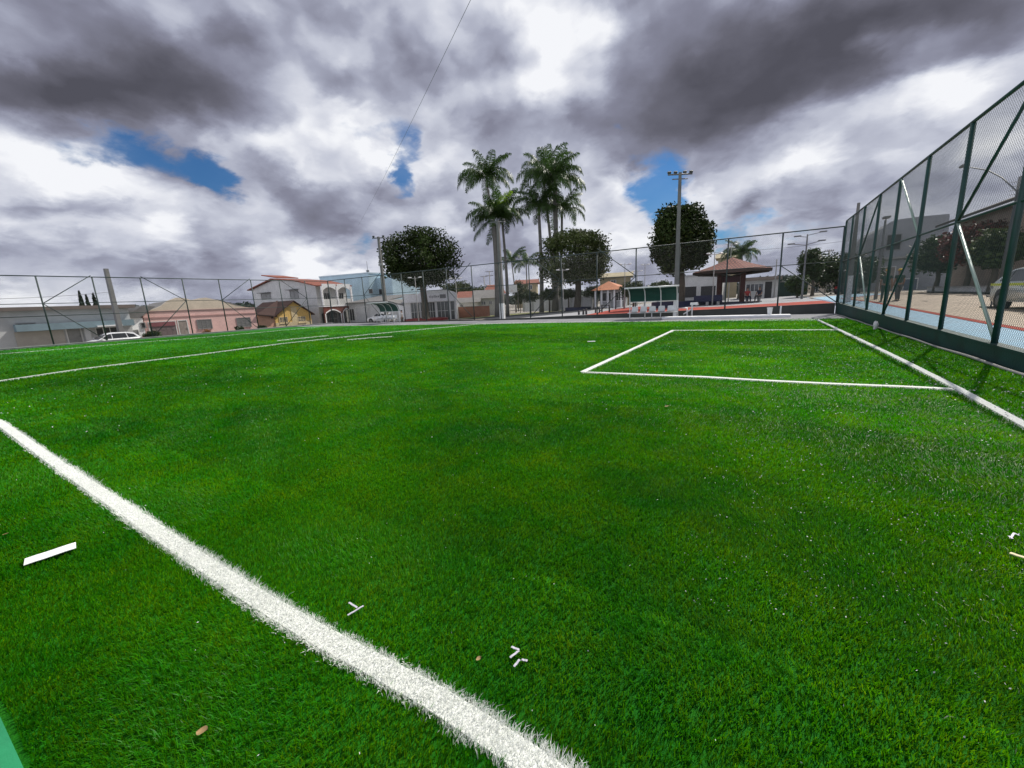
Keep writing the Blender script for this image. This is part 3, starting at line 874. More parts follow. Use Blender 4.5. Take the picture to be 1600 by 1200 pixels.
def palm(base, top, label, sc=1.0, r=.3, nf=15, young=0, seed=0, group='tall royal palms', name='royal_palm', shaft=True, sway=.15):
    base = Vector(base); top = Vector(top); rs = random.Random(seed)
    root = thing(name, base, label, 'palm', group)
    H = top.z - base.z; n = 9; pts = []; rr = []
    for i in range(n + 1):
        t = i / n; pts.append(base.lerp(top, t) + Vector((math.sin(t * 3.1) * sway, math.sin(t * 2.2 + 1) * sway * .6 * math.sin(math.pi * t), -.3 if i == 0 else 0)))
        rr.append(r * (1.35 - .5 * t ** .5 + .12 * math.sin(math.pi * min(1, t * 1.6))) * (1.12 if i == 0 else 1))
    MB().tube(pts, rr, 12).build('trunk', M_palmbark, root)
    hub = pts[-1]
    if shaft:
        MB().tube([hub - Vector((0, 0, .1)), hub + Vector((0, 0, .5 * sc)), hub + Vector((0, 0, 1.25 * sc))], [r * .95, r * .8, r * .32], 10).build('crown_shaft', M_shaft, root)
        hub = hub + Vector((0, 0, 1.0 * sc))
    for i in range(nf):
        kind = 'up' if i < nf * .28 else ('mid' if i < nf * .62 else 'low')
        if shaft and i >= nf - 2: kind = 'dead' if rs.random() < .3 else 'low'
        m = M_frond_y if i < young else M_frond
        o_ = bpy.data.objects.new('frond', frond_data(kind, rs.randrange(4), sc, m)); COL.objects.link(o_); o_.parent = root
        o_.location = hub - root.location; o_.rotation_euler = (rs.uniform(-.25, .25), rs.uniform(-.15, .15), i * 2.39996 + rs.uniform(-.3, .3)); k = rs.uniform(.85, 1.12); o_.scale = (k, k, k)
        if i < young: o_['label'] = 'bright yellow green young frond'
    return root


YA, YD = 50.0, 60.0
def palm_px(bx, by, tx, ty, Y, label, **kw):
    b = gy(bx, by, Y); t = gy(tx, ty, Y); palm((b.x, Y, min(b.z, terr(b.x, Y))), t, label, **kw)


palm_px(777, 489, 771, 352, YA, 'thick trunked royal palm with a bright yellow green young frond', sc=.95, r=.31, nf=22, young=2, seed=2)
palm_px(787, 488, 761, 292, YA + 6, 'tallest royal palm of the left cluster with a dark crown', sc=1.12, r=.22, nf=23, seed=5, sway=.4)
palm_px(793, 487, 785, 350, YA + 2, 'thin dark royal palm right of the thick trunked one', sc=.95, r=.20, nf=18, seed=9)
palm_px(846, 480, 842, 336, YD, 'slim grey royal palm second from the right', sc=1.10, r=.28, nf=20, seed=12)
palm_px(867, 480, 867, 296, YD + 2, 'tallest stout royal palm at the right end of the cluster', sc=1.30, r=.40, nf=23, seed=14)
palm_px(866, 480, 850, 288, YD + 9, 'royal palm hidden behind the right pair with only its crown clear', sc=1.35, r=.25, nf=20, seed=21, sway=.3)
palm_px(872, 480, 878, 340, YD + 5, 'low crowned royal palm right behind the stout trunk', sc=1.1, r=.22, nf=17, seed=33)
palm_px(806, 478, 799, 408, 74, 'small young palm with twin leaning stems behind the backboard', sc=.9, r=.12, nf=11, seed=41, group=None, name='small_palm', shaft=False)
palm_px(822, 478, 822, 413, 78, 'small drooping palm between the two palm clusters', sc=.95, r=.13, nf=10, seed=43, group=None, name='small_palm', shaft=False)
b = gy(1157, 450, 70); t = gy(1157, 397, 70)
palm((b.x, 70, terr(b.x, 70)), t, 'bushy date palm rising behind the red roofed bandstand', sc=.66, r=.3, nf=24, seed=47, group=None, name='date_palm', shaft=False)


def bush(c, R, label, name='bush', m=M_hedge, n=60, per=45, leaf=.16, cr=.2, seed=1, cat='bush', group=None, trunk=None, flat=0.0, base=None):
    c = Vector(c); root = thing(name, base or (c.x, c.y, c.z - R[2]), label, cat, group)
    z0 = root.location.z
    rs = random.Random(seed)
    tb = MB(); tb.tube([(c.x, c.y, z0 - .1), (c.x + .03, c.y, (z0 + c.z) / 2), (c.x, c.y, c.z)], [(trunk or .06), (trunk or .06) * .9, .03], 8)
    for i in range(5):
        a = i * 1.3; tb.tube([(c.x, c.y, max(z0 + .05, c.z - R[2] * .9)), (c.x + math.cos(a) * R[0] * .6, c.y + math.sin(a) * R[1] * .6, c.z + R[2] * rs.uniform(-.2, .5))], [(trunk or .06) * .5, .012], 5)
    tb.build('trunk', M_bark, root)
    P = crown_points(c, R, n, per, cr, seed, .45, flat); P = P[P[:, 2] > z0 + .02]
    V, F, cc = leaves(P, len(P), leaf); np_mesh('crown', V, F, m, cc, root); return root


def bush_px(px, pyt, pyb, hw, Y, zbase, label, **kw):
    """bush whose crown spans pyt..pyb, half width hw pixels"""
    t = gy(px, pyt, Y); b_ = gy(px, pyb, Y); w = (gy(px + hw, pyt, Y) - gy(px - hw, pyt, Y)).length / 2
    c = (t + b_) / 2; R = (w, w, (t.z - b_.z) / 2); return bush(c, R, base=(c.x, c.y, zbase if zbase is not None else terr(c.x, c.y)), **kw, label=label)


topi = [(828, 456, 470, 15, 'flat topped clipped tree left of the slim grey palm'), (858, 450, 468, 12, 'clipped tree half hidden by the stout palm trunk'), (888, 452, 466, 14, 'clipped tree under the left side of the greyish round tree'),
        (928, 447, 465, 17, 'widest clipped tree beside the orange roofed kiosk')]
for i, (px, t_, b_, hw, lb) in enumerate(topi):
    bush_px(px, t_, b_, hw, 56 + i, None, lb, name='clipped_tree', seed=60 + i, cat='tree', group='clipped trees along the white wall', trunk=.14, n=55, per=70, leaf=.2, cr=.22)
bush_px(990, 442, 462, 18, 52, None, 'dark hedge tree behind the left half of the right shelter', name='clipped_tree', seed=71, cat='tree', group='clipped trees along the white wall', trunk=.14, n=60, per=80, leaf=.2, cr=.25)
bush_px(1028, 438, 462, 20, 50, None, 'dark hedge tree behind the right half of the right shelter', name='clipped_tree', seed=72, cat='tree', group='clipped trees along the white wall', trunk=.14, n=60, per=80, leaf=.2, cr=.25)
bush_px(812, 440, 478, 12, 66, None, 'tall leafy bush beside the basketball backboard pole', seed=73, n=60, per=70, leaf=.25, cr=.3)
# street trees to the right of the bandstand
T4 = 56.0
b = gy(1268, 470, T4); c = gy(1268, 415, T4)
broad_tree((b.x, T4, terr(b.x, T4)), c, ((gy(1292, 415, T4) - gy(1243, 415, T4)).length / 2, 1.8, 1.75), 'small dark tree right of the lamp with many arms', None, m=M_hedge, nclump=90, per=80, leaf=.24, cr=.3, trunk_r=.14, seed=15)
b = gy(1245, 470, 52); c = gy(1244, 445, 52)
broad_tree((b.x, 52, terr(b.x, 52)), c, (.9, .9, 1.15), 'little conical green tree left of the lamp with many arms', None, m=M_hedge, nclump=45, per=70, leaf=.2, cr=.2, trunk_r=.08, seed=16, limbs=4)
b = gy(1326, 470, 62); c = gy(1322, 425, 62)
broad_tree((b.x, 62, terr(b.x, 62)), c, (3.2, 2.4, 2.3), 'broad dark tree behind the corner of the fence', None, m=M_hedge, nclump=110, per=90, leaf=.28, cr=.4, trunk_r=.2, seed=17)
# trees of the street on the right
for (px, pyt, pyb, hw, X, m_, lb, sd) in [(1470, 374, 425, 32, 13.0, M_hedge, 'dark spreading street tree in front of the grey building', 18), (1520, 357, 412, 32, 13.4, M_redleaf, 'red leaved tree beside the dark roofed house', 19),
                                         (1560, 365, 412, 24, 13.0, M_leaf2, 'olive green small tree right of the red leaved tree', 20)]:
    t = gx(px, pyt, X); b_ = gx(px, pyb, X); c = (t + b_) / 2; w = hw / FPX * (c - Vector((0, 0, CH))).dot(FW)
    broad_tree((c.x, c.y, wall_z(c.y) - .1), c, (w, w, (t.z - b_.z) / 2 * 1.05), lb, None, m=m_, nclump=110, per=85, leaf=.26, cr=.33, trunk_r=.17, seed=sd, limbs=6)
# cypresses behind the long pale building
for i, (px, pyt, lb) in enumerate([(123, 455, 'tallest of the three cypresses behind the long building'), (134, 461, 'middle and shortest cypress behind the long building'), (145, 458, 'rightmost cypress behind the long building')]):
    t = gx(px, pyt, -85); root = thing('cypress', (t.x, t.y, -.8), lb, 'tree', 'cypresses behind the long building')
    MB().tube([(t.x, t.y, -1), (t.x, t.y, t.z - .5)], [.15, .03], 6).build('trunk', M_bark, root)
    h = t.z + .8; n_ = 1500; zz = nrs.uniform(.05, 1, n_); rr_ = .75 * (1 - zz) ** .8 * nrs.uniform(.5, 1, n_); aa = nrs.uniform(0, 6.28, n_)
    V, F, cc = leaves(np.stack([t.x + rr_ * np.cos(aa), t.y + rr_ * np.sin(aa), -.8 + zz * h], 1), n_, .3, droop=-1.2); np_mesh('crown', V, F, M_cyp, cc, root)
# far wooded skyline
P = []
for i in range(1500):
    a = rad(rng.uniform(-92, 42)); r_ = rng.uniform(150, 230); hgt = 3.0 + 2.5 * math.sin(a * 7) + 2.0 * math.sin(a * 17 + 1)
    if a < rad(-50): hgt = 4.2 + 1.4 * math.sin(a * 9)
    P.append(np.array([math.sin(a) * r_, math.cos(a) * r_, 0]) + np.clip(nrs.normal(0, 1, (70, 3)), -1.6, 1.6) * [4.5, 4.5, .9] + [0, 0, hgt * .6])
P = np.concatenate(P, 0); P[:, 2] = np.abs(P[:, 2] + .5)
V, F, cc = leaves(P, len(P), 1.2)
tag(np_mesh('distant_trees', V, F, mat('distant_leaves', (.04, .062, .05), .8, .4, .1, attr=True), cc), 'far off belt of trees along the horizon behind the houses', 'woodland', kind='stuff')
for i, (px, t_, b_, hw, lb) in enumerate([(720, 443, 470, 20, 'rounded tree on the skyline left of the palms'), (752, 449, 470, 24, 'low tree on the skyline behind the tall palms')]):
    bush_px(px, t_, b_, hw, 95, -.5, lb, name='skyline_tree', seed=80 + i, cat='tree', group=None, trunk=.3, n=80, per=70, leaf=.6, cr=.7, m=M_leaf2)

# ---------------------------------------------------------------- buildings
M_white = mat('white_render', (.78, .78, .78), .8, .18, 1.0, .1, 30)
M_offw = mat('grey_white_render', (.58, .58, .56), .85, .25, .8, .15, 30)
M_greyr = mat('grey_render', (.50, .51, .51), .85, .3, .6, .15, 30)
M_pink = mat('pink_render', (.72, .47, .43), .85, .2, .9, .12, 30)
M_sand = mat('sand_render', (.62, .54, .43), .85, .25, .8, .12, 30)
M_yel = mat('yellow_render', (.78, .52, .17), .85, .2, .9, .12, 30)
M_cream = mat('cream_render', (.70, .57, .34), .85, .2, .9, .12, 30)
M_bluer = mat('blue_render', (.40, .54, .62), .85, .2, .6, .12, 30)
M_tealband = mat('blue_grey_band', (.20, .28, .32), .8, .3, .8, .12, 30)
M_ochre = mat('ochre_render', (.36, .31, .20), .85, .3, .8, .12, 30)
M_brick = tiles('red_brick', (.22, .05, .035), (.16, .04, .03), (.20, .16, .13), .24, .08, 'HZ', .85, .5, .12)
M_brick2 = tiles('orange_brick', (.36, .13, .07), (.30, .10, .055), (.28, .22, .18), .24, .08, 'HZ', .85, .5, .12)
M_roof_r = tiles('red_roof_tiles', (.36, .12, .075), (.30, .095, .06), (.13, .05, .04), .25, .35, 'YX', .8, 0, .16, .7)
M_roof_rx = tiles('red_roof_tiles_across', (.34, .13, .085), (.27, .10, .07), (.14, .05, .04), .25, .35, 'XY', .8, 0, .16, .7)
M_roof_b = tiles('brown_roof_tiles', (.085, .042, .035), (.07, .035, .03), (.03, .018, .016), .25, .35, 'XY', .85, 0, .16, .7)
M_roof_g = mat('grey_sheet_roof', (.17, .165, .16), .7, .35, 1.0, .15, 20)
M_dark = mat('dark_opening', (.035, .035, .037), .6, .4, 1.5)
M_frame = mat('white_window_frame', (.60, .60, .58), .5, .15, 5)
M_gframe = mat('grey_window_frame', (.22, .22, .22), .5, .2, 5)
M_shut = mat('grey_shutter', (.25, .25, .24), .55, .3, 3)
M_door = mat('grey_door', (.30, .26, .23), .55, .3, 2)
M_glass = glass('window_glass', (.045, .05, .055))
M_conc = mat('cast_concrete', (.33, .325, .31), .85, .3, 1.5, .25, 25)
M_metal = mat('dull_metal', (.16, .165, .17), .6, .25, 5, metal=.1)
M_whitem = mat('white_metal_paint', (.70, .71, .71), .4, .15, 5)


class Wall:
    """a wall plane, x = const ('X', seen from +x or -x) or y = const ('Y', seen from -y); s runs along it, n is the outward normal sign"""
    def __init__(w, ax, c, n): w.ax = ax; w.c = c; w.n = n

    def at(w, px, py): return gx(px, py, w.c) if w.ax == 'X' else gy(px, py, w.c)

    def rect(w, r):
        x0, y0, x1, y1 = r; xm, ym = (x0 + x1) / 2, (y0 + y1) / 2; k = 1 if w.ax == 'X' else 0
        a, b_ = w.at(x0, ym)[k], w.at(x1, ym)[k]; return min(a, b_), max(a, b_), w.at(xm, y1).z, w.at(xm, y0).z

    def box(w, mb, s0, s1, z0, z1, d0, d1):
        a, b_ = sorted((w.c + w.n * d0, w.c + w.n * d1))
        return mb.box(a, b_, s0, s1, z0, z1) if w.ax == 'X' else mb.box(s0, s1, a, b_, z0, z1)

    def pt(w, s, z, d): return Vector((w.c + w.n * d, s, z)) if w.ax == 'X' else Vector((s, w.c + w.n * d, z))

    def window(w, root, r, fm=None, pm=None, nv=1, nh=0, name='window', fw=.09, sill=True, zr=None, label=None):
        s0, s1, z0, z1 = zr or w.rect(r); fm = fm or M_frame; f = MB()
        w.box(f, s0 - fw, s1 + fw, z1, z1 + fw, .003, .07); w.box(f, s0 - fw, s0, z0, z1, .003, .07); w.box(f, s1, s1 + fw, z0, z1, .003, .07)
        w.box(f, s0 - fw, s1 + fw, z0 - fw, z0, .003, .12 if sill else .07)
        for i in range(nv): x = s0 + (s1 - s0) * (i + 1) / (nv + 1); w.box(f, x - .03, x + .03, z0, z1, .02, .055)
        for i in range(nh): z = z0 + (z1 - z0) * (i + 1) / (nh + 1); w.box(f, s0, s1, z - .025, z + .025, .023, .052)
        o_ = f.build(name, fm, root); p = MB(); w.box(p, s0, s1, z0, z1, .004, .018); p.build('pane', pm or M_glass, o_)
        if label: o_['label'] = label
        return o_

    def door(w, root, r, m=None, panels=2, name='door', zr=None, fm=None):
        s0, s1, z0, z1 = zr or w.rect(r); f = MB(); w.box(f, s0, s1, z0, z1, .003, .04)
        for i in range(panels):
            a = s0 + (s1 - s0) * (i + .12) / panels; b_ = s0 + (s1 - s0) * (i + .88) / panels
            w.box(f, a, b_, z0 + (z1 - z0) * .08, z0 + (z1 - z0) * .45, .04, .055); w.box(f, a, b_, z0 + (z1 - z0) * .52, z0 + (z1 - z0) * .92, .04, .055)
        o_ = f.build(name, m or M_door, root)
        g = MB(); w.box(g, s0 - .1, s0, z0, z1 + .1, .003, .08); w.box(g, s1, s1 + .1, z0, z1 + .1, .003, .08); w.box(g, s0, s1, z1, z1 + .1, .003, .08); g.build('door_frame', fm or M_frame, o_)
        h = MB(); sm = s0 + (s1 - s0) * .9; w.box(h, sm - .03, sm + .03, z0 + 1.0, z0 + 1.18, .055, .09); h.build('handle', M_metal, o_)
        return o_


def solid(root, w, s0, s1, z0, z1, depth, m, name='wall'):
    b_ = MB(); w.box(b_, s0, s1, z0, z1, -depth, 0); return b_.build(name, m, root)


ZL = -.95                                   # street level on the left
# --- long pale building at the far left
W = Wall('X', -60, 1); s0, s1 = gx(-40, 520, -60).y, gx(204, 500, -60).y
zt = W.at(100, 484).z
LB = thing('long_building', (-60, (s0 + s1) / 2, ZL), 'long pale flat roofed building with blue grey shopfront band at far left', 'building')
solid(LB, W, s0, s1, ZL - .5, zt, 9, M_greyr)
b = MB(); W.box(b, s0 - .4, s1 + .5, zt + .003, zt + .35, -9.4, .55); b.build('roof', mat('brown_grey_roof_edge', (.17, .14, .125), .85, .3, 1), LB)
r = W.rect((20, 505, 204, 512)); b = MB(); W.box(b, r[0], s1, r[2] - .1, r[3] + .1, .003, .9); b.build('shop_awning', M_tealband, LB)
for q in [(28, 506, 55, 516)]: W.window(LB, q, M_gframe, M_dark, 2)
r = W.rect((24, 517, 102, 540)); b = MB(); W.box(b, r[0], r[1], ZL, r[3], .003, .06); b.build('shutter', mat('beige_shutter', (.43, .40, .35), .7, .25, 1.2), LB)
r = W.rect((106, 512, 127, 538)); W.door(LB, None, M_shut, 2, 'gate', (r[0], r[1], ZL, r[3]))
r = W.rect((131, 510, 140, 536)); b = MB(); W.box(b, r[0], r[1], ZL, r[3] + .2, .003, .5); b.build('pillar', M_greyr, LB)
r = W.rect((152, 512, 184, 534)); W.window(LB, None, M_frame, M_dark, 2, 0, 'shop_window', zr=(r[0], r[1], ZL + .1, r[3]))
b = MB(); W.box(b, r[0] - .1, r[1] + .3, r[3] + .15, r[3] + .28, .003, 1.1); b.build('canopy', M_white, LB)
# white cabin of a parked lorry peeping in at the left border
p = gx(2, 524, -50)
def lorry(loc, label):
    root = thing('parked_lorry', loc, label, 'lorry', None, 0); x, y, z = 0, 0, 0
    root_ = root; L = Vector(loc)
    q = lambda mb, *a: mb.bevbox(a[0] + L.x, a[1] + L.x, a[2] + L.y, a[3] + L.y, a[4] + L.z, a[5] + L.z, a[6])
    b = MB(); q(b, -1.0, 1.0, -5.2, -.9, .75, 2.45, .05); b.build('cargo_box', M_offw, root)
    b = MB(); q(b, -.95, .95, -.85, .8, .55, 1.35, .12); q(b, -.9, .9, -.8, .45, 1.3, 2.2, .15); b.build('cab', M_whitem, root)
    b = MB(); b.box(.905 + L.x, .93 + L.x, -.55 + L.y, .3 + L.y, 1.45 + L.z, 2.0 + L.z); b.box(-.8 + L.x, .8 + L.x, .452 + L.y, .48 + L.y, 1.45 + L.z, 2.05 + L.z); b.build('window', M_glass, root)
    b = MB(); q(b, -.5, .5, -5.1, .6, .45, .7, .02); b.build('chassis', M_dark, root)
    for sx in (-.8, .8):
        for sy in (-3.9, 0.0):
            b = MB(); b.tube([(L.x + sx - .13, L.y + sy, L.z + .42), (L.x + sx + .13, L.y + sy, L.z + .42)], .42, 18); wh = b.build('wheel', mat('tyre_rubber', (.02, .02, .02), .85, .3, 8), root)
            b = MB(); b.tube([(L.x + sx - .14, L.y + sy, L.z + .42), (L.x + sx + .14, L.y + sy, L.z + .42)], .22, 14); b.build('rim', M_metal, wh)
    return root


lorry((-50.5, p.y - 1.3, ZL), 'white lorry cab showing at the left edge beyond the fence')

# --- small white house with dark lean-to roof
W = Wall('X', -61, 1); r = W.rect((200, 497, 226, 530))
SH = thing('small_house', (-61, (r[0] + r[1]) / 2, ZL), 'small white house with a dark lean-to roof left of the pink house', 'house')
solid(SH, W, r[0], r[1], ZL - .5, r[3], 6, M_white)
b = MB(); zr = W.at(206, 480).z; W.ax; b.prism([(r[0] - .4, r[3] + .003), (r[0] + 1.6, zr + .1), (r[0] + 2.8, zr), (r[1] - .3, r[3] + .003)], -6.2, 'X', -60.7); b.build('roof', M_roof_g, SH)
W.window(SH, (221, 505, 226, 512), M_gframe, M_dark, 0); q = W.rect((208, 516, 217, 529)); W.door(SH, None, M_shut, 1, zr=(q[0], q[1], ZL, q[3]))

# --- pink house with a sand coloured curved parapet
W = Wall('X', -62, 1); s0, s1 = gx(226, 505, -62).y, gx(401, 498, -62).y; zt = W.at(315, 484).z
PH = thing('pink_house', (-62, (s0 + s1) / 2, ZL), 'long pink single storey house with a sand coloured curved parapet', 'house')
solid(PH, W, s0, s1, ZL - .5, zt, 9, M_pink)
top = [(s0 + .2, zt + .003)]
for (px, py) in [(238, 484), (252, 478), (262, 470), (276, 465), (290, 466), (300, 469), (312, 466), (322, 465), (336, 468), (352, 473), (370, 478), (386, 480)]:
    v = W.at(px, py); top.append((v.y, v.z))
top += [(s1 - .1, zt + .003)]
b = MB(); b.prism(top, -.35, 'X', -62.02); b.build('parapet', M_sand, PH)
b = MB(); b.prism([(s0 + .6, zt + .01), ((s0 + s1) / 2 - 2, zt + 1.3), ((s0 + s1) / 2 + 2, zt + 1.3), (s1 - .6, zt + .01)], -8.4, 'X', -62.45); b.build('roof', M_roof_g, PH)
for py in (484, 493):
    z = W.at(315, py).z; b = MB(); W.box(b, s0, s1, z - .06, z + .06, .003, .07); b.build('string_course', mat('dusky_pink', (.42, .25, .235), .85, .2, 1), PH)
r = W.rect((234, 503, 275, 524)); g = W.door(PH, None, mat('garage_slats', (.17, .13, .13), .6, .3, 3), 5, 'garage_door', (r[0], r[1], ZL, r[3]))
b = MB(); W.box(b, r[0], r[1], r[3] - .5, r[3], .06, .12); b.build('garage_blind', mat('maroon_blind', (.20, .07, .08), .7, .2, 2), PH)
r = W.rect((280, 501, 293, 524)); W.door(PH, None, M_door, 2, 'door', (r[0], r[1], ZL, r[3]))
W.window(PH, (309, 500, 330, 513), M_gframe, M_shut, 2, 4); W.window(PH, (371, 497, 391, 510), M_gframe, M_shut, 2, 4)
for i, (px, py, lb, sz) in enumerate([(230, 521, 'grey green shrub at the left corner of the pink house', .7), (365, 515, 'round dark shrub below the right pink house windows', .55), (402, 510, 'dark shrub at the gap between the pink and yellow houses', .5)]):
    v = W.at(px, py); bush((-60.6, v.y, ZL + sz * .8), (sz, sz, sz * .8), lb, seed=90 + i, cat='shrub', group='shrubs along the pink house', n=30, per=50, leaf=.18, cr=.14)
v = W.at(314, 519); bush((-60.5, v.y, ZL + .4), (.45, .45, .4), 'small orange flowering shrub beside the pink house windows', m=mat('orange_leaves', (.34, .15, .03), .6, .4, 2, attr=True), seed=95, cat='shrub', n=24, per=40, leaf=.14, cr=.12)

# --- yellow gabled house
W = Wall('X', -62, 1); s0, s1 = gx(430, 500, -62).y, gx(486, 495, -62).y; zt = gx(487, 489, -62).z; ap = gx(457, 471, -62); zlow = gx(430, 491, -62).z
YH = thing('yellow_house', (-62, (s0 + s1) / 2, ZL), 'small yellow gabled house with a dark brown tiled roof', 'house')
b = MB(); b.prism([(s0, ZL - .5), (s1, ZL - .5), (s1, zt), (ap.y, ap.z), (s0, zlow - .3)], -8, 'X', -62); b.build('wall', M_yel, YH)
b = MB()
for (A_, B_) in (((s0 - .5, zlow - .58), (ap.y, ap.z + .02)), ((ap.y, ap.z + .02), (s1 + .5, zt - .32))):
    b.prism([A_, B_, (B_[0], B_[1] + .14), (A_[0], A_[1] + .14)], -8.8, 'X', -61.6)
b.build('roof', M_roof_b, YH)
b = MB(); W.box(b, s0, s1, ZL, ZL + 1.0, .003, .05); W.box(b, ap.y - .5, ap.y + .45, ZL + 1.003, ap.z - .9, .003, .05); b.build('cream_band', M_cream, YH)
sA = gx(404, 500, -62).y
b = MB(); b.prism([(sA, ZL - .5), (s0 - .003, ZL - .5), (s0 - .003, zlow - .1), (sA, gx(404, 492, -62).z)], -7, 'X', -62.1); b.build('side_wing', mat('orange_pink_render', (.62, .36, .24), .85, .2, 1), YH)
rt = gx(428, 474, -66); b = MB(); b.add([(-61.7, sA - .3, gx(404, 491, -62).z), (-61.7, s0 + .2, zlow - .28), (-66, ap.y, ap.z + .35), (-66, gx(428, 472, -66).y, rt.z), (-61.7, sA - .3, gx(404, 491, -62).z - .15), (-61.7, s0 + .2, zlow - .43), (-66, ap.y, ap.z + .2), (-66, gx(428, 472, -66).y, rt.z - .15)],
       [(0, 1, 2, 3), (7, 6, 5, 4), (0, 4, 5, 1), (1, 5, 6, 2), (2, 6, 7, 3), (3, 7, 4, 0)]); b.build('wing_roof', M_roof_b, YH)
for q in ((437, 496, 449, 505), (466, 495, 477, 504)): W.window(YH, q, M_cream, M_shut, 2, 3)

# --- two storey grey white house with balconies
X0 = -64.0; W = Wall('X', X0, 1); sb = gx(496, 470, X0).y; se = gx(543, 470, X0).y
v0 = gy(398, 480, sb); xb = v0.x; zbal = gx(520, 478, X0).z; zr0 = gx(543, 447, X0).z
GH = thing('two_storey_house', (X0, sb, ZL), 'two storey grey white house with red tiled roofs and arched ground floor', 'house')
ez = gx(497, 447, X0).z; gl = gy(399, 452, sb).z; gp = gy(428, 437, sb)
b = MB(); b.prism([(xb, ZL - .5), (X0, ZL - .5), (X0, ez), (X0 - 6, ez + 1.2), (gp.x, gp.z), (xb, gl)], se - sb, 'Y', sb); b.build('wall', M_offw, GH)
b = MB(); rp = [(xb - .6, gl - .18), (gp.x, gp.z + .06), (X0 - 5, ez + 1.15), (X0 + 1.0, ez - .1)]
for A_, B_ in ((rp[0], rp[1]), (rp[1], rp[2]), (rp[2], rp[3])):
    b.prism([A_, B_, (B_[0], B_[1] + .16), (A_[0], A_[1] + .16)], se - sb + 1.2, 'Y', sb - .6)
b.build('roof', M_roof_r, GH)
b = MB(); b.prism([(gp.x + .4, gp.z + .25), (gp.x - 4.5, gp.z + 1.0), (gp.x - 4.5, gp.z + 1.16), (gp.x + .4, gp.z + .42)], (se - sb) * .7, 'Y', sb + .3); b.build('upper_roof', M_roof_r, GH)
Wg = Wall('Y', sb, -1)
for q in ((409, 459, 423, 467), (454, 454, 466, 466)):
    o_ = Wg.window(GH, q, M_gframe, M_shut, 1); r = Wg.rect(q); b = MB(); b.box(r[0] - .25, r[1] + .25, sb - .7, sb - .003, r[3] + .12, r[3] + .22); b.build('canopy', M_roof_g, o_)
    b = MB()
# balcony storey and arched brick ground floor on the street side
r1 = (sb, se)
b = MB(); W.box(b, sb, se, zbal - .12, zbal + .12, .003, 1.5); b.build('balcony_floor', M_white, GH)
sm = sb + (se - sb) * .50
for a_, c_ in ((sb + .1, sm), (sm, se - .1)):
    b = MB(); W.box(b, a_ + .17, c_ - .17, zbal + .123, zbal + 1.15, 1.36, 1.44); b.build('balustrade', M_offw, GH)
    zz0, zz1 = zbal + .125, ez - .45
    W.window(GH, None, M_frame, M_dark, 3, 0, 'balcony_door', zr=(a_ + .7, c_ - .7, zbal + .2, zbal + 2.2), sill=False)
    n_ = 10; pts_ = [(a_ + .15, zz1 + .75), (a_ + .15, zz1 - .35)] + [(a_ + .15 + (c_ - a_ - .3) * i / n_, zz1 - .35 + .55 * math.sin(math.pi * i / n_)) for i in range(1, n_)] + [(c_ - .15, zz1 - .35), (c_ - .15, zz1 + .75)]
    b = MB(); b.prism(pts_, .15, 'X', X0 + 1.3); b.build('balcony_arch', M_white, GH)
for s_ in (sb + .1, sm, se - .1):
    b = MB(); W.box(b, s_ - .14, s_ + .14, zbal + .123, ez - .1, 1.25, 1.5); b.build('column', M_white, GH)
# ground floor brick front with two arches
z0, z1 = ZL, zbal - .125
arches = [(sb + .25, sb + (se - sb) * .52, 1.9), (sb + (se - sb) * .62, sb + (se - sb) * .86, 2.0)]
for k, (a_, c_, hh) in enumerate(arches):
    nx = arches[k + 1][0] if k == 0 else se - .003; lo = sb if k == 0 else arches[0][1] + .003
    arc = [(a_ + (c_ - a_) * i / 12, z0 + hh + .55 * math.sin(math.pi * i / 12)) for i in range(13)]
    b = MB(); b.prism([(lo, z0), (a_, z0)] + arc + [(c_, z0), ((arches[0][1] if k == 0 else se), z0), ((arches[0][1] if k == 0 else se), z1), (lo, z1)], .22, 'X', X0 + 1.2)
    b.build('brick_front', M_brick, GH)
    o_ = MB().prism([(a_, z0 + .15)] + arc + [(c_, z0 + .15)], .04, 'X', X0 + .3).build('archway_door', M_dark, GH)
    b = MB()
    for i in range(12): b.prism([arc[i], arc[i + 1], (arc[i + 1][0], arc[i + 1][1] + .2), (arc[i][0], arc[i][1] + .2)], .06, 'X', X0 + 1.425)
    W.box(b, a_ - .18, a_, z0, z0 + hh, 1.425, 1.485); W.box(b, c_, c_ + .18, z0, z0 + hh, 1.425, 1.485); b.build('arch_trim', M_white, GH)
    b = MB()
    for i in range(1, 9): x = a_ + (c_ - a_) * i / 9; W.box(b, x - .015, x + .015, z0 + .1, z0 + hh + .5 * math.sin(math.pi * i / 9), 1.28, 1.31)
    W.box(b, a_, c_, z0 + 1.0, z0 + 1.04, 1.32, 1.345); b.build('grille', M_metal, GH)

# --- tall blue building behind
Yb = sb + 17; Wb = Wall('Y', Yb, -1); v0, v1 = gy(504, 470, Yb), gy(580, 470, Yb); zt0, zt1 = gy(505, 433, Yb).z, gy(578, 427, Yb).z
BB = thing('blue_building', ((v0.x + v1.x) / 2, Yb, ZL), 'tall pale blue windowless building behind the grey white house', 'building')
b = MB(); b.prism([(v0.x, ZL - 1), (v1.x, ZL - 1), (v1.x, zt1), (v0.x, zt0)], 14, 'Y', Yb); b.build('wall', M_bluer, BB)
v2 = gy(604, 470, Yb); b = MB(); b.box(v1.x + .003, v2.x, Yb + 2, Yb + 12, ZL - 1, gy(590, 433, Yb).z); b.build('side_wing', M_bluer, BB)
b = MB(); b.prism([(v0.x - .1, zt0 + .003), (v1.x + .1, zt1 + .003), (v1.x + .1, zt1 + .25), (v0.x - .1, zt0 + .25)], 14.2, 'Y', Yb - .1); b.build('parapet', mat('pale_blue_coping', (.42, .52, .58), .8, .2, 1), BB)
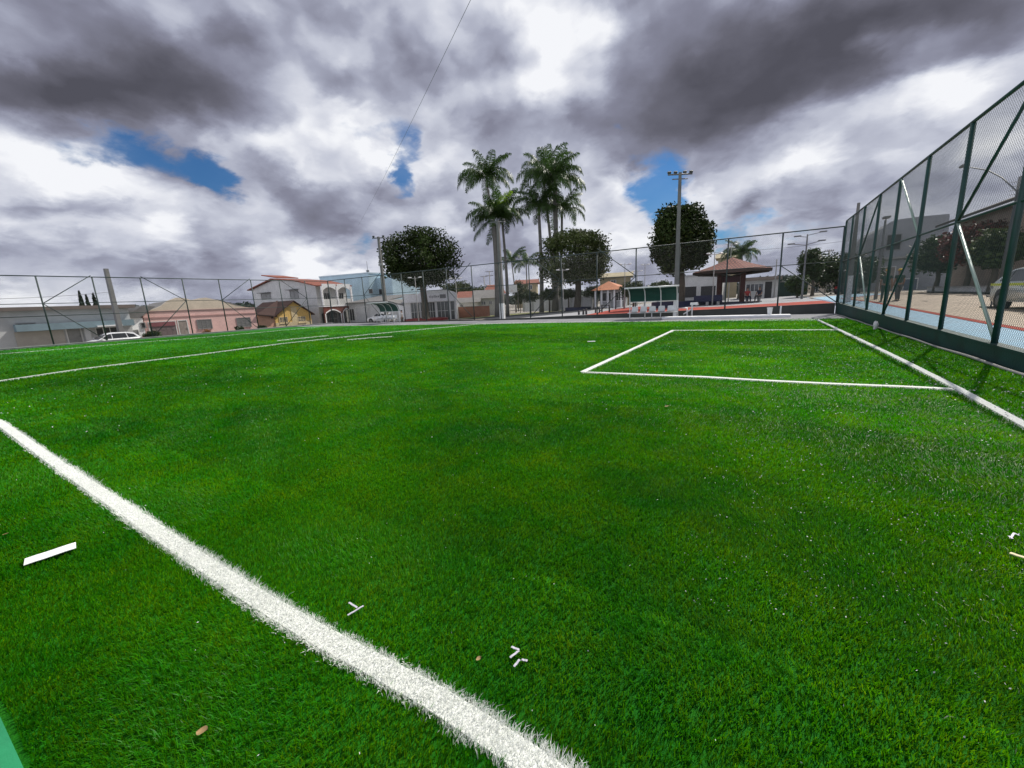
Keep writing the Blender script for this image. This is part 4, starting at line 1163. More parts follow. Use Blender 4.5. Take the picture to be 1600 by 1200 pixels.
for q in ((577, 452, 582, 458),): Wb.window(BB, q, M_gframe, M_dark, 0)
W2 = Wall('Y', Yb + 2, -1); W2.window(BB, (593, 452, 601, 460), M_gframe, M_dark, 1)
v = gy(575, 427, Yb + 3); tp = gy(574, 408, Yb + 3)
an = thing('roof_antenna', (v.x, v.y, v.z - .05), 'thin mast with a small box on the blue building roof', 'antenna')
b = MB(); b.tube([(v.x, v.y, v.z - .05), (v.x, v.y, tp.z)], .05, 6); b.build('mast', M_metal, an)
b = MB(); b.bevbox(v.x - .25, v.x + .25, v.y - .2, v.y + .2, v.z + .25, v.z + .7, .03); b.build('dish_box', M_metal, an)

# --- garage and low shed right of the grey house
Yg = sb + 5; Wg = Wall('Y', Yg, -1); r = Wg.rect((546, 472, 604, 503)); 
LG = thing('garage', ((r[0] + r[1]) / 2, Yg, ZL), 'low beige garage with a tiled lean-to under the blue building', 'garage')
b = MB(); b.box(r[0], r[1], Yg, Yg + 7, ZL - .5, r[3]); b.build('wall', M_greyr, LG)
b = MB(); b.add([(r[0] - .2, Yg - .6, r[3] - .1), (r[1] + .2, Yg - .6, r[3] - .1), (r[1] + .2, Yg + 7, r[3] + 1.0), (r[0] - .2, Yg + 7, r[3] + 1.0), (r[0] - .2, Yg - .6, r[3] + .05), (r[1] + .2, Yg - .6, r[3] + .05), (r[1] + .2, Yg + 7, r[3] + 1.15), (r[0] - .2, Yg + 7, r[3] + 1.15)],
       [(3, 2, 1, 0), (4, 5, 6, 7), (0, 1, 5, 4), (1, 2, 6, 5), (2, 3, 7, 6), (3, 0, 4, 7)]); b.build('roof', M_roof_g, LG)
q = Wg.rect((557, 480, 576, 503)); Wg.door(LG, None, M_greyr, 3, 'garage_door', (q[0], q[1], ZL, q[3])); q = Wg.rect((547, 483, 554, 500)); Wg.window(LG, None, M_frame, M_dark, 1, zr=(q[0], q[1], ZL + .5, q[3]))

# --- white gabled shed between the garage and the shop
Ys = 47.0; Ws = Wall('Y', Ys, -1); r = Ws.rect((605, 478, 632, 500)); ap = gy(611, 468, Ys)
WS = thing('white_shed', ((r[0] + r[1]) / 2, Ys, -.7), 'white shed with a grey sloping roof behind the left team shelter', 'shed')
zr = gy(631, 477, Ys).z; zl = gy(606, 470, Ys).z
b = MB(); b.prism([(r[0], -1.2), (r[1], -1.2), (r[1], zr), (r[0], zl)], 6, 'Y', Ys); b.build('wall', M_white, WS)
b = MB(); b.prism([(r[0] - .2, zl + .02), (r[1] + .3, zr - .1), (r[1] + .3, zr + .08), (r[0] - .2, zl + .2)], 6.6, 'Y', Ys - .3); b.build('roof', M_roof_g, WS)
q = Ws.rect((612, 485, 622, 502)); Ws.door(WS, None, M_offw, 1, zr=(q[0], q[1], -.7, q[3]))

# --- white shop with a flat fascia
Yw = 49.0; cx_ = gy(672.5, 475, Yw).x; Wp = Wall('Y', Yw, -1); sx_ = lambda px: cx_ + (px - 672.5) * .0985      # the front is turned towards the pitch
v0, v1 = sx_(632), sx_(713); zpx = lambda py: gy(672.5, py, Yw).z
zt = zpx(459); zf = zpx(471.5); zb_ = terr(cx_, Yw) - .1
SP = thing('shop', (cx_, Yw, zb_), 'white flat fronted shop behind the big round tree with faded lettering on its fascia', 'shop')
b = MB(); b.box(v0, v1, Yw, Yw + 6, zb_ - .4, zt - .05); b.build('wall', M_white, SP)
b = MB(); b.box(v0 - .1, v1 + .1, Yw - .6, Yw - .003, zf, zt); b.build('fascia', mat('white_fascia', (.84, .84, .86), .6, .1, 1.5), SP)
b = MB(); b.prism([(sx_(655), zt), (v1, zt), (v1 - .2, zt + .15), (sx_(697), zpx(453)), (sx_(660), zt + .5)], .3, 'Y', Yw - .3); b.build('gable', M_white, SP)
b = MB(); x = sx_(672); xe = sx_(687); zm = zpx(463.5)                 # the lettering is only a blur in the photograph: low blocks of its size
while x < xe:
    w = rng.uniform(.10, .22); hh = rng.uniform(.17, .24); b.box(x, x + w, Yw - .615, Yw - .603, zm - hh, zm + hh * rng.uniform(.4, 1)); x += w + .07
b.build('lettering', mat('faded_letters', (.36, .36, .38), .7, .2, 3), SP)
b = MB(); b.box(sx_(688.5), sx_(698), Yw - .615, Yw - .603, zm - .32, zm + .26); b.build('sign_plate', mat('grey_sign_plate', (.24, .24, .25), .7, .3, 3), SP)
for q in ((642, 655), (657, 661), (668, 679), (683, 700), (704, 709.5)):
    Wp.window(SP, None, M_frame, M_glass, 2 if q[1] - q[0] > 9 else 0, 1, 'shop_window', zr=(sx_(q[0]), sx_(q[1]), zb_ + .12, zf - .1), fw=.12)
b = MB(); b.box(v0 - .2, v1 + .2, Yw - 1.0, Yw - .003, zb_ - .3, zb_ + .1); b.build('step', M_white, SP)
SP.rotation_euler = (0, 0, rad(36))

# --- red roofed houses and brick wall beyond the road
def gable_house(px0, px1, pyt, pye, Y, label, wm, rm, depth=8, hip=False, wins=(), zb=-.6, name='tiled_house'):
    Wh = Wall('Y', Y, -1); pm = (px0 + px1) / 2; c_ = gy(pm, pye, Y); ze = c_.z; ang = math.atan2(-c_.x, Y) * .85; dep = (c_ - Vector((0, 0, CH))).dot(FW)
    hw_ = (px1 - px0) * dep / FPX / 2; x0, x1 = c_.x - hw_, c_.x + hw_; k_ = 1 + depth / 2 / math.hypot(c_.x, Y); zt = CH + (gy(pm, pyt, Y).z - CH) * k_
    root = thing(name, ((x0 + x1) / 2, Y, zb), label, 'house')
    b = MB(); b.box(x0, x1, Y, Y + depth, zb - .3, ze); b.build('wall', wm, root)
    k = (x1 - x0) * .22 if hip else 0; o = .5
    V = [(x0 - o, Y - o, ze - .05), (x1 + o, Y - o, ze - .05), (x1 + o, Y + depth + o, ze - .05), (x0 - o, Y + depth + o, ze - .05), (x0 - o + k, Y + depth / 2, zt), (x1 + o - k, Y + depth / 2, zt)]
    b = MB(); b.add(V, [(0, 1, 5, 4), (2, 3, 4, 5), (1, 2, 5), (3, 0, 4), (3, 2, 1, 0)]); b.build('roof', rm, root)
    for q in wins:
        z0_, z1_ = gy(pm, q[3], Y).z, gy(pm, q[1], Y).z; m_ = lambda p: c_.x + (p - pm) * dep / FPX
        Wh.window(root, None, M_frame, M_glass, 1, zr=(m_(q[0]), m_(q[2]), z0_, z1_))
    root.rotation_euler = (0, 0, ang)
    return root


gable_house(716, 752, 455, 468, 68, 'red tiled house left of the tall palms beyond the road', M_offw, M_roof_rx, 9, wins=((722, 470, 730, 476),))
gable_house(741, 776, 453, 465.5, 62, 'low house with a dusky tiled roof directly left of the palms', M_offw, M_roof_g, 7, wins=((752, 471, 758, 476), (764, 471, 768, 476)))
gable_house(757, 784, 445, 458, 76, 'small red hipped roof showing between the palm trunks', M_sand, M_roof_rx, 9, True)
gable_house(716, 746, 465, 472, 58, 'white gabled outbuilding above the brick wall', M_white, M_roof_g, 5, wins=((719, 476, 723, 480),))
Wq = Wall('Y', 55.0, -1); r = Wq.rect((716, 479, 764, 491))
BW = thing('brick_wall', ((r[0] + r[1]) / 2, 55, -.6), 'orange brick wall along the road left of the palms', 'wall'); b = MB(); b.box(r[0], r[1], 55, 55.2, -.9, r[3]); b.build('brickwork', M_brick2, BW)
b = MB(); b.box(r[0] - .03, r[1] + .03, 54.96, 55.24, r[3] + .003, r[3] + .07); b.build('coping', M_conc, BW)
gable_house(806, 838, 437, 443, 92, 'tan two storey house far behind the small palms', M_ochre, M_roof_rx, 8, False, ((812, 446, 817, 452), (826, 446, 831, 452)), 0, 'far_house')
# white boundary wall behind the verge
v0, v1 = gy(816, 475, 62), gy(930, 470, 64)
WW = thing('white_wall', ((v0.x + v1.x) / 2, 62.5, .0), 'long white boundary wall behind the palms and clipped trees', 'wall')
b = MB(); b.box(v0.x, v1.x, 62.5, 62.7, -.3, gy(870, 465.5, 62.5).z); b.build('wall_body', M_white, WW)
b = MB()
for i in range(8): x = v0.x + (v1.x - v0.x) * i / 7; b.box(x - .17, x + .17, 62.42, 62.497, -.3, gy(870, 464, 62.5).z)
b.build('pier', M_offw, WW)
# ochre building and kiosk
gable_house(938, 984, 426, 432, 74, 'ochre building behind the orange roofed kiosk', M_ochre, M_ochre, 8, False, ((955, 438, 962, 446),), .2, 'ochre_building')
Wk = Wall('Y', 57.0, -1); x0, x1 = gy(930, 460, 57).x, gy(970, 458, 57).x; ze = gy(950, 453, 57).z; zt = gy(943, 439, 57).z
KI = thing('kiosk', ((x0 + x1) / 2, 57, .1), 'open white kiosk with an orange tiled roof and slim pillars', 'kiosk')
b = MB(); b.box(x0 + .3, x1 - .3, 58.2, 61.5, -.2, ze); b.build('wall', M_greyr, KI)
b = MB(); o = .5; xm = gy(943, 445, 57).x; b.add([(x0 - o, 57 - o, ze), (x1 + o, 57 - o, ze), (x1 + o, 62, ze), (x0 - o, 62, ze), (xm, 59.3, zt)], [(0, 1, 4), (1, 2, 4), (2, 3, 4), (3, 0, 4), (3, 2, 1, 0)]); b.build('roof', mat('orange_tiles', (.52, .21, .11), .8, .3, 4, .4, 12), KI)
for i in range(5): x = x0 + (x1 - x0) * i / 4; MB().box(x - .1, x + .1, 57, 57.2, -.2, ze - .003).build('pillar', M_white, KI)
Wk2 = Wall('Y', 58.2, -1)
for i in range(2): a_ = x0 + .6 + (x1 - x0) * .48 * i; Wk2.window(KI, None, M_white, M_dark, 1, zr=(a_, a_ + 1.3, 1.0, 2.1))

# --- bandstand with red roof and brick columns
Yv = 46.0; x0, x1 = gy(1080, 428, Yv).x, gy(1213, 418, Yv).x; xm = (x0 + x1) / 2; ze = gy(1147, 423, Yv).z; zt = gy(1156, 401, Yv).z; zg = terr(xm, Yv); hw = (x1 - x0) / 2 * .93
BS = thing('bandstand', (xm, Yv, zg), 'open bandstand with a wide red hipped roof on four dark brick columns', 'bandstand')
def ring(k, z, ph=math.pi / 8): return [(xm + hw * k * math.cos(ph + i * math.pi / 4), Yv + hw * k * math.sin(ph + i * math.pi / 4), z) for i in range(8)]
A_ = ring(1.06, ze); B_ = ring(.55, ze + (zt - ze) * .42)
b = MB(); b.add(A_ + B_, [(i, (i + 1) % 8, 8 + (i + 1) % 8, 8 + i) for i in range(8)]); b.add(B_ + [(xm, Yv, zt)], [(i, (i + 1) % 8, 8) for i in range(8)]); b.add(ring(1.04, ze - .02), [tuple(range(8))]); b.build('roof', tiles('faded_red_tiles', (.33, .12, .09), (.24, .085, .065), (.09, .04, .035), .28, .42, 'XY', .85, .5, .2, .9), BS)
b = MB(); O1 = ring(1.065, ze - .22); O2 = ring(1.065, ze + .0); I1 = ring(1.0, ze - .22)
b.add(O1 + O2 + I1, [(i, (i + 1) % 8, 8 + (i + 1) % 8, 8 + i) for i in range(8)] + [(16 + i, 16 + (i + 1) % 8, (i + 1) % 8, i) for i in range(8)]); b.build('eaves_board', mat('dark_timber', (.05, .035, .028), .7, .4, 4), BS)
M_dbrick = tiles('dark_brick', (.085, .03, .025), (.06, .022, .02), (.07, .055, .05), .24, .08, 'HZ', .85, .5, .12)
xc = gy(1142, 450, Yv).x
for sx in (-1.0, 1.0):
    for sy in (-.6, .6): MB().bevbox(xc + sx - .2, xc + sx + .2, Yv + sy - .2, Yv + sy + .2, zg - .2, ze - .28, .02).build('column', M_dbrick, BS)
for i in range(8):
    o_ = MB(); p0 = Vector((xc, Yv, ze - .42)); p1 = Vector(ring(1.0, ze - .24)[i]); o_.tube([p0 + Vector((0, 0, -.1)), p1], .07, 4).build('rafter', mat('dark_timber', (.05, .035, .028)), BS)
b = MB(); b.box(xc - .75, xc + .75, Yv - .1, Yv + .1, zg + 2.0, ze - .5); b.build('panel', mat('maroon_board', (.10, .05, .06), .8, .3, 3), BS)
b = MB(); b.add(ring(.86, zg + .12) + ring(.86, zg - .3), [tuple(range(8))] + [(8 + i, 8 + (i + 1) % 8, (i + 1) % 8, i) for i in range(8)]); b.build('floor', mat('navy_floor', (.03, .035, .06), .8, .3, 2), BS)
gable_house(1124, 1152, 395, 402, 84, 'tan upper storey with a shallow gable behind the bandstand roof', M_ochre, M_ochre, 7, False, (), .5, 'far_house')

# --- white building with dark openings behind the dark tree
Wn = Wall('Y', 58.0, -1); r = Wn.rect((1062, 431, 1126, 470)); zg = terr(r[0], 58)
WBd = thing('white_hall', ((r[0] + r[1]) / 2, 58, zg), 'white low hall with two wide dark openings behind the dark tree', 'building')
b = MB(); b.box(r[0], r[1], 58, 66, zg - .3, r[3]); b.build('wall', M_offw, WBd)
b = MB(); b.box(r[0] - .2, r[1] + .2, 57.8, 66.2, r[3] + .003, r[3] + .2); b.build('roof', M_greyr, WBd)
for q in ((1068, 448, 1088, 465), (1095, 447, 1118, 463)): Wn.window(WBd, q, M_offw, M_dark, 0, 0, 'opening', sill=False)
# --- house, wall and gate to the right of the bandstand
Wm = Wall('Y', 62.0, -1); r = Wm.rect((1160, 438, 1216, 467)); zg = terr(r[0], 62)
RH = thing('low_house', ((r[0] + r[1]) / 2, 62, zg), 'low cream house with a grey flat roof right of the bandstand', 'house')
b = MB(); b.box(r[0], r[1], 62, 70, zg - .3, r[3]); b.build('wall', M_offw, RH)
b = MB(); b.box(r[0] - .4, r[1] + .3, 61.2, 70.2, r[3] + .003, r[3] + .4); b.build('roof', mat('brown_grey_slab', (.22, .18, .15), .8, .3, 1), RH)
Wm.window(RH, (1166, 444, 1192, 455), M_frame, M_glass, 3, 0); 
q = Wm.rect((1195, 440, 1206, 462)); Wm.door(RH, None, M_dark, 1, zr=(q[0], q[1], zg, q[3]))
Wm2 = Wall('Y', 66.0, -1); r = Wm2.rect((1217, 440, 1262, 462)); GW = thing('green_wall', ((r[0] + r[1]) / 2, 66, .5), 'dark green boundary wall between the low house and street trees', 'wall')
b = MB(); b.box(r[0], r[1], 66, 66.2, .2, r[3]); b.build('wall_body', mat('murky_green_paint', (.03, .07, .055), .7, .4, 1), GW); b = MB(); b.box(r[0] - .03, r[1] + .03, 65.96, 66.24, r[3] + .003, r[3] + .08); b.build('coping', M_conc, GW)
# low house of tan brick closing the street end
Wz = Wall('Y', 82.0, -1); r = Wz.rect((1262, 440, 1312, 462)); TH = thing('tan_house', ((r[0] + r[1]) / 2, 82, .5), 'tan house closing the street beyond the small trees', 'house')
b = MB(); b.box(r[0], r[1], 82, 90, .2, r[3]); b.build('wall', M_sand, TH); b = MB(); b.box(r[0] - .3, r[1] + .3, 81.6, 90.3, r[3] + .003, r[3] + .25); b.build('roof', M_roof_g, TH)
for q in ((1270, 447, 1278, 456), (1290, 446, 1298, 455)): Wz.window(TH, q, M_frame, M_glass, 1)

# --- right hand street: big grey building
Yr = 72.0; Wr = Wall('Y', Yr, -1); zg = .4; v0, v1 = gy(1372, 400, Yr).x, gy(1486, 400, Yr).x
GB = thing('grey_building', ((v0 + v1) / 2, Yr, zg), 'big plain grey building with a rounded roof corner beyond the fence', 'building')
top = [(v0, zg - .3), (v1, zg - .3)] + [(gy(px, py, Yr).x, gy(px, py, Yr).z) for px, py in ((1484, 334), (1440, 338), (1410, 342), (1398, 344), (1388, 349), (1379, 357), (1374, 366))]
b = MB(); b.prism(top, 16, 'Y', Yr); b.build('wall', mat('slate_grey_render', (.30, .31, .33), .85, .25, .5, .1, 20), GB)
zt = gy(1430, 340, Yr).z
for q in ((1386, 367, 1407, 390), (1374, 389, 1380, 400)): Wr.window(GB, q, M_gframe, M_dark, 1)
r = Wr.rect((1372, 402, 1440, 404)); b = MB(); b.box(r[0], r[1], Yr - .5, Yr - .003, r[2], r[3] + .1); b.build('ledge', M_conc, GB)
r = Wr.rect((1412, 436, 1432, 456)); Wr.door(GB, None, mat('blue_grey_gate', (.13, .16, .21), .6, .3, 2), 4, 'gate', (r[0], r[1], zg, r[3]))
r = Wr.rect((1376, 418, 1396, 456)); Wr.door(GB, None, M_door, 2, 'door', (r[0], r[1], zg, r[3]))
# house walls along the right street
def side_house(X, p0, p1, pyt, label, wm, wins=(), roof=None, name='street_house', zt=None, cat='house'):
    Wx = Wall('X', X, -1); y0, y1 = sorted((gx(*p0, X).y, gx(*p1, X).y)); zt = zt or gx((p0[0] + p1[0]) / 2, pyt, X).z; zg = wall_z(y0) - .1
    root = thing(name, (X, (y0 + y1) / 2, zg), label, cat); b = MB(); b.box(X, X + 8, y0, y1, zg - .3, zt); b.build('wall', wm, root)
    for q in wins: Wx.window(root, q, M_frame, M_glass, 1, 1)
    return root, y0, y1, zt, Wx


M_tanw = mat('tan_brown_render', (.34, .27, .22), .85, .3, .8, .15, 25)
root, y0, y1, zt, Wx = side_house(15.0, (1478, 440), (1640, 430), 330, 'dark roofed tan house behind the red leaved tree', M_tanw, (), None, zt=gx(1480, 352, 15).z)
b = MB(); zr = gx(1480, 338, 15).z; V = [(13.9, y0 - .8, zt - .25), (13.9, y1 + .8, zt - .25), (19, y1 + .8, zt + 1.7), (19, y0 - .8, zt + 1.7), (13.9, y0 - .8, zt - .05), (13.9, y1 + .8, zt - .05), (19, y1 + .8, zt + 1.9), (19, y0 - .8, zt + 1.9)]
b.add(V, [(3, 2, 1, 0), (4, 5, 6, 7), (0, 1, 5, 4), (1, 2, 6, 5), (2, 3, 7, 6), (3, 0, 4, 7)]); b.build('roof', mat('dark_roof_tiles', (.075, .065, .06), .85, .4, 3, .5, 8), root)
for q in ((1502, 366, 1514, 380), (1578, 356, 1590, 380)): Wx.window(root, q, M_frame, M_glass, 1, 1)
v = gx(1590, 318, 16.5); v2 = gx(1589, 279, 16.5)
CP = thing('roof_post', (v.x, v.y, zt + .7), 'square post with insulators standing on the dark roofed house', 'post'); b = MB(); b.box(v.x - .16, v.x + .16, v.y - .16, v.y + .16, zt + .7, v2.z); b.build('post', M_conc, CP)
b = MB()
for i in range(4): b.tube([(v.x - .55, v.y, v2.z - .35 - .3 * i), (v.x - .16, v.y, v2.z - .35 - .3 * i)], .035, 6)
b.build('insulator', M_white, CP)
FWl = thing('garden_wall', (12.9, 40, .4), 'low grey garden wall under the street trees on the right', 'wall'); ya, yb = gx(1640, 460, 12.9).y, gx(1448, 455, 12.9).y
b = MB(); b.box(12.9, 13.1, ya, yb, .2, gx(1520, 449, 12.9).z); b.build('wall_body', M_greyr, FWl); b = MB(); b.box(12.87, 13.13, ya, yb, gx(1520, 449, 12.9).z + .003, gx(1520, 448, 12.9).z + .05); b.build('coping', M_conc, FWl)
sheet('kerb', [(12.35, 6), (12.85, 6), (13.0, 60), (12.5, 60)], M_conc, .12)

# ---------------------------------------------------------------- poles and lamps
def box_pole(base, top_z, r0, r1, name, label, cat, arms=None, white_to=0, cap=True, m=None, group=None, lamps=()):
    base = Vector(base); root = thing(name, base, label, cat, group)
    b = MB(); b.tube([base - Vector((0, 0, .3)), Vector((base.x, base.y, top_z))], [r0 * 1.3, r1 * 1.3], 4, up=Vector((1, .2, 0))); b.build('shaft', m or mat('pole_concrete', (.17, .168, .16), .85, .35, 1.5, .25, 25), root)
    if white_to:
        k = (white_to - base.z) / (top_z - base.z); r_ = r0 + (r1 - r0) * k
        b = MB(); b.tube([base - Vector((0, 0, .28)), Vector((base.x, base.y, white_to))], [r0 * 1.3 + .012, r_ * 1.3 + .012], 4, up=Vector((1, .2, 0))); b.build('painted_base', M_whitem, root)
    return root


def arm_bar(root, z, half, axis, r=.045, m=None, name='cross_arm'):
    L = root.location; a = Vector((L.x, L.y, z)); b = MB(); b.tube([a - axis * half, a + axis * half], r, 6); return b.build(name, m or M_metal, root)


def flood(root, p, d):
    """rectangular floodlight head with bracket"""
    p = Vector(p); M = Matrix.Translation(p) @ d.to_track_quat('-Z', 'Y').to_matrix().to_4x4()
    b = MB(); b.bevbox(-.10, .10, -.08, .08, -.06, .05, .02, M); o_ = b.build('floodlight', mat('dark_lamp_housing', (.04, .042, .045), .6, .3, 5), root)
    b = MB(); b.box(-.08, .08, -.06, .06, -.070, -.062, M); b.build('lens', glass('flood_lens', (.06, .06, .065), .3), o_)
    b = MB(); b.tube([M @ Vector((-.115, 0, 0)), M @ Vector((-.115, 0, .1)), M @ Vector((.115, 0, .1)), M @ Vector((.115, 0, 0))], .015, 5); b.build('bracket', M_metal, o_)


AX = Vector((.86, .51, 0)).normalized(); TOW = Vector((.35, -.75, -.55)).normalized()
# floodlight poles round the pitch
b_ = gz(1055, 496, 0.02); b_ = Vector((b_.x, 30.1, .012)); bx = gy(1055.5, 490, 30.1).x
fp = box_pole((bx, 30.1, .012), gy(1059, 270, 30.1).z, .17, .10, 'floodlight_pole', 'tall concrete floodlight pole beside the right team shelter', 'floodlight pole', white_to=gy(1056, 458, 30.1).z, group='floodlight poles round the pitch')
zt = gy(1059, 273, 30.1).z
arm_bar(fp, zt, .78, AX, .05); arm_bar(fp, zt - .28, .5, AX, .035)
for k in (-.7, -.3, .3, .7): flood(fp, Vector((bx, 30.1, zt + .12)) + AX * k, TOW)
bx = gy(605, 500, 30.9).x
fp = box_pole((bx, 30.9, terr(bx, 30.9)), gy(596, 369, 30.9).z, .17, .10, 'floodlight_pole', 'concrete floodlight pole with a crossarm at the left edge of the big tree', 'floodlight pole', group='floodlight poles round the pitch')
zt = gy(596, 371, 30.9).z; arm_bar(fp, zt, .65, AX, .06)
for k in (-.5, .5): flood(fp, Vector((bx, 30.9, zt + .15)) + AX * k, TOW)
b = MB(); b.bevbox(bx - .1, bx + .45, 30.6, 30.75, gy(603, 415, 30.9).z, gy(603, 411, 30.9).z, .02); b.build('junction_box', M_conc, fp)
bx = gy(785, 490, 31.2).x
fp = box_pole((bx, 31.2, terr(bx, 31.2)), gy(777, 345, 31.2).z, .21, .11, 'floodlight_pole', 'concrete floodlight pole with a white base in front of the left palms', 'floodlight pole', white_to=gy(784, 474, 31.2).z, group='floodlight poles round the pitch')
zt = gy(777, 347, 31.2).z; arm_bar(fp, zt, .65, AX, .05)
for k in (-.5, .5): flood(fp, Vector((bx, 31.2, zt + .15)) + AX * k, TOW)
v = gx(189, 520, -52); fp = box_pole((-52, v.y, ZL), gx(172, 420, -52).z, .21, .15, 'floodlight_pole', 'thick bare concrete pole behind the left fence', 'floodlight pole', m=mat('dark_concrete', (.17, .17, .17), .85, .3, 1.5, .25, 25), group='floodlight poles round the pitch')
v = Vector((4.55, 31.3, 0)); fp = box_pole((v.x, v.y, terr(v.x, v.y - .3)), gy(1317, 320, 31.3).z, .13, .06, 'floodlight_pole', 'slim concrete pole with a white base at the fence corner', 'floodlight pole', white_to=gy(1306, 432, 31.3).z, group='floodlight poles round the pitch')


def tee_lamp(px, pyt, Y, label, half=.55, heads=2, group='white lamp posts of the square'):
    p = gy(px, pyt, Y); zb = terr(p.x, Y); root = thing('lamp_post', (p.x, Y, zb), label, 'lamp post', group)
    b = MB(); b.tube([(p.x, Y, zb - .2), (p.x, Y, zb + .8), (p.x, Y, p.z)], [.075, .05, .035], 8); b.build('post', M_conc, root)
    b = MB(); b.tube([Vector((p.x, Y, p.z - .15)) - AX * half, Vector((p.x, Y, p.z - .2)), Vector((p.x, Y, p.z - .15)) + AX * half], .025, 6); b.build('arm', M_conc, root)
    for k in (-1, 1)[:heads]:
        M = Matrix.Translation(Vector((p.x, Y, p.z - .1)) + AX * half * k) @ AX.to_track_quat('X', 'Z').to_matrix().to_4x4()
        b = MB(); b.blob((0, 0, 0), 1, 10, 6, 0, (.22, .10, .06)); b.v = [tuple(M @ Vector(v)) for v in b.v]; b.build('lamp_head', M_whitem, root)
    return root


tee_lamp(648, 432, 33.2, 'two armed lamp post in front of the big round tree')
tee_lamp(711.5, 433, 38, 'two armed lamp post between the shop and the palms')
tee_lamp(879, 420, 44, 'two armed lamp post in front of the greyish round tree')
tee_lamp(976.5, 411, 47, 'two armed lamp post left of the fence post over the shelter')
tee_lamp(996, 422, 60, 'two armed lamp post left of the dark tree')
tee_lamp(1008, 412, 55, 'two armed lamp post touching the dark tree crown', half=.4)
tee_lamp(1117, 394, 41, 'two armed lamp post right of the dark tree')
tee_lamp(1143, 380, 54, 'two armed lamp post rising left of the date palm', half=.5)
# tall lamp with many arms
p = gy(1262, 366, 47); zb = terr(p.x, 47); ml = thing('lamp_post', (p.x, 47, zb), 'tall lamp post with four long arms right of the bandstand', 'lamp post')
b = MB(); b.tube([(p.x, 47, zb - .2), (p.x, 47, p.z)], [.10, .06], 8); b.build('post', M_metal, ml)
for i, (dz, a) in enumerate([(-.1, .3), (-.25, 2.2), (-.9, -.5), (-.95, 3.3)]):
    d = Vector((math.cos(a), math.sin(a) * .6, .18)); c_ = Vector((p.x, 47, p.z + dz)); b = MB(); b.tube([c_, c_ + d * .6, c_ + d * 1.15], .03, 6); ar = b.build('arm', M_metal, ml)
    e = c_ + d * 1.2; b = MB(); b.bevbox(e.x - .28, e.x + .28, e.y - .12, e.y + .12, e.z - .05, e.z + .06, .03); b.build('lamp_head', M_metal, ar)
def utility(px, pyt, Y, label, arms=2, half=.9, zb=None, r=.11):
    p = gy(px, pyt, Y); zb = terr(p.x, Y) if zb is None else zb; root = thing('utility_pole', (p.x, Y, zb), label, 'utility pole', 'utility poles in the streets')
    b = MB(); b.tube([(p.x, Y, zb - .3), (p.x, Y, p.z)], [r * 1.4, r], 8); b.build('shaft', M_conc, root)
    for i in range(arms):
        z = p.z - .2 - .9 * i; a = Vector((p.x, Y, z)); b = MB(); b.tube([a - AX * half, a + AX * half], .06, 4); ar = b.build('cross_arm', M_bark, root)
        b = MB()
        for k in (-.9, -.45, .45, .9): q = a + AX * half * k; b.tube([q, q + Vector((0, 0, .22))], .05, 6)
        b.build('insulator', M_conc, ar)
    return root


utility(764.5, 423, 80, 'utility pole with crossarms left of the palm trunks, the taller one')
utility(756, 431, 88, 'shorter utility pole with one crossarm left of the palm trunks', 1)
utility(1214, 405, 60, 'thin utility pole behind the right end of the bandstand', 0, r=.06)
utility(1296, 390, 70, 'utility pole with a short arm behind the fence corner', 1, .6)
# curved street lamp on the right
M_dkpole = mat('dark_steel_pole', (.06, .065, .07), .5, .3, 5)
p0 = gx(1590, 300, 9.6); hd = gx(1504, 259.5, 9.6); mid = gx(1543, 266, 9.6)
zb = wall_z(p0.y) - .05; sp_ = gx(1569, 300, 9.6)
cl = thing('street_lamp', (9.6, p0.y, zb), 'street lamp with a long curved arm beyond the right fence', 'street lamp')
b = MB(); b.tube([(9.6, p0.y, zb - .3), (9.6, p0.y, p0.z + .1)], [.085, .05], 8); b.build('shaft', M_dkpole, cl)
b = MB(); b.tube([p0, p0.lerp(mid, .5) + Vector((0, 0, .12)), mid, hd.lerp(mid, .35)], .03, 6); ar = b.build('arm', M_metal, cl)
b = MB(); b.blob((0, 0, 0), 1, 10, 6, 0, (.12, .42, .09)); b.v = [(hd.x + v[0], hd.y + v[1], hd.z + v[2]) for v in b.v]; b.build('lamp_head', M_metal, ar)
p = gx(1369, 420, 6.0); hd = gx(1384, 338, 6.0); st = gx(1370, 348, 6.0)
cl = thing('street_lamp', (6.4, st.y, wall_z(31)), 'small street lamp with a short arm seen behind the third far post', 'street lamp')
b = MB(); b.tube([(6.4, st.y, .3), (6.4, st.y, st.z + .1)], [.10, .06], 8); b.build('shaft', M_metal, cl)
b = MB(); b.tube([(6.4, st.y, st.z), (6.2, st.y - 1.2, hd.z)], .03, 6); ar = b.build('arm', M_metal, cl); b = MB(); b.bevbox(6.02, 6.32, st.y - 1.7, st.y - 1.1, hd.z - .05, hd.z + .07, .03); b.build('lamp_head', M_metal, ar)
# wires
def wire(pts, label, r=.012, n=24, sag=0):
    A, B = Vector(pts[0]), Vector(pts[1]); P = [A.lerp(B, i / n) - Vector((0, 0, sag * 4 * (i / n) * (1 - i / n))) for i in range(n + 1)]
    return tag(MB().tube(P, r, 5).build('overhead_wire', mat('black_cable', (.16, .16, .18), .6, .2, 5)), label, 'wire')


A = gy(560, 352, 33); d = ray(722, 0); B = Vector((0, 0, CH)) + d / d.length * 13
d2 = ray(640, 190)
wire([A, A + (B - A) * 1.5], 'long overhead cable sloping across the cloudy sky', .0055, 40, .35)
wire([gx(-200, 468, -58), gx(175, 456, -58)], 'upper street wire passing behind the left fence', .02, 20, .3)
wire([gy(1100, 395, 78), gy(1420, 362, 78)], 'street wire behind the bandstand and fence corner', .02, 20, .5)

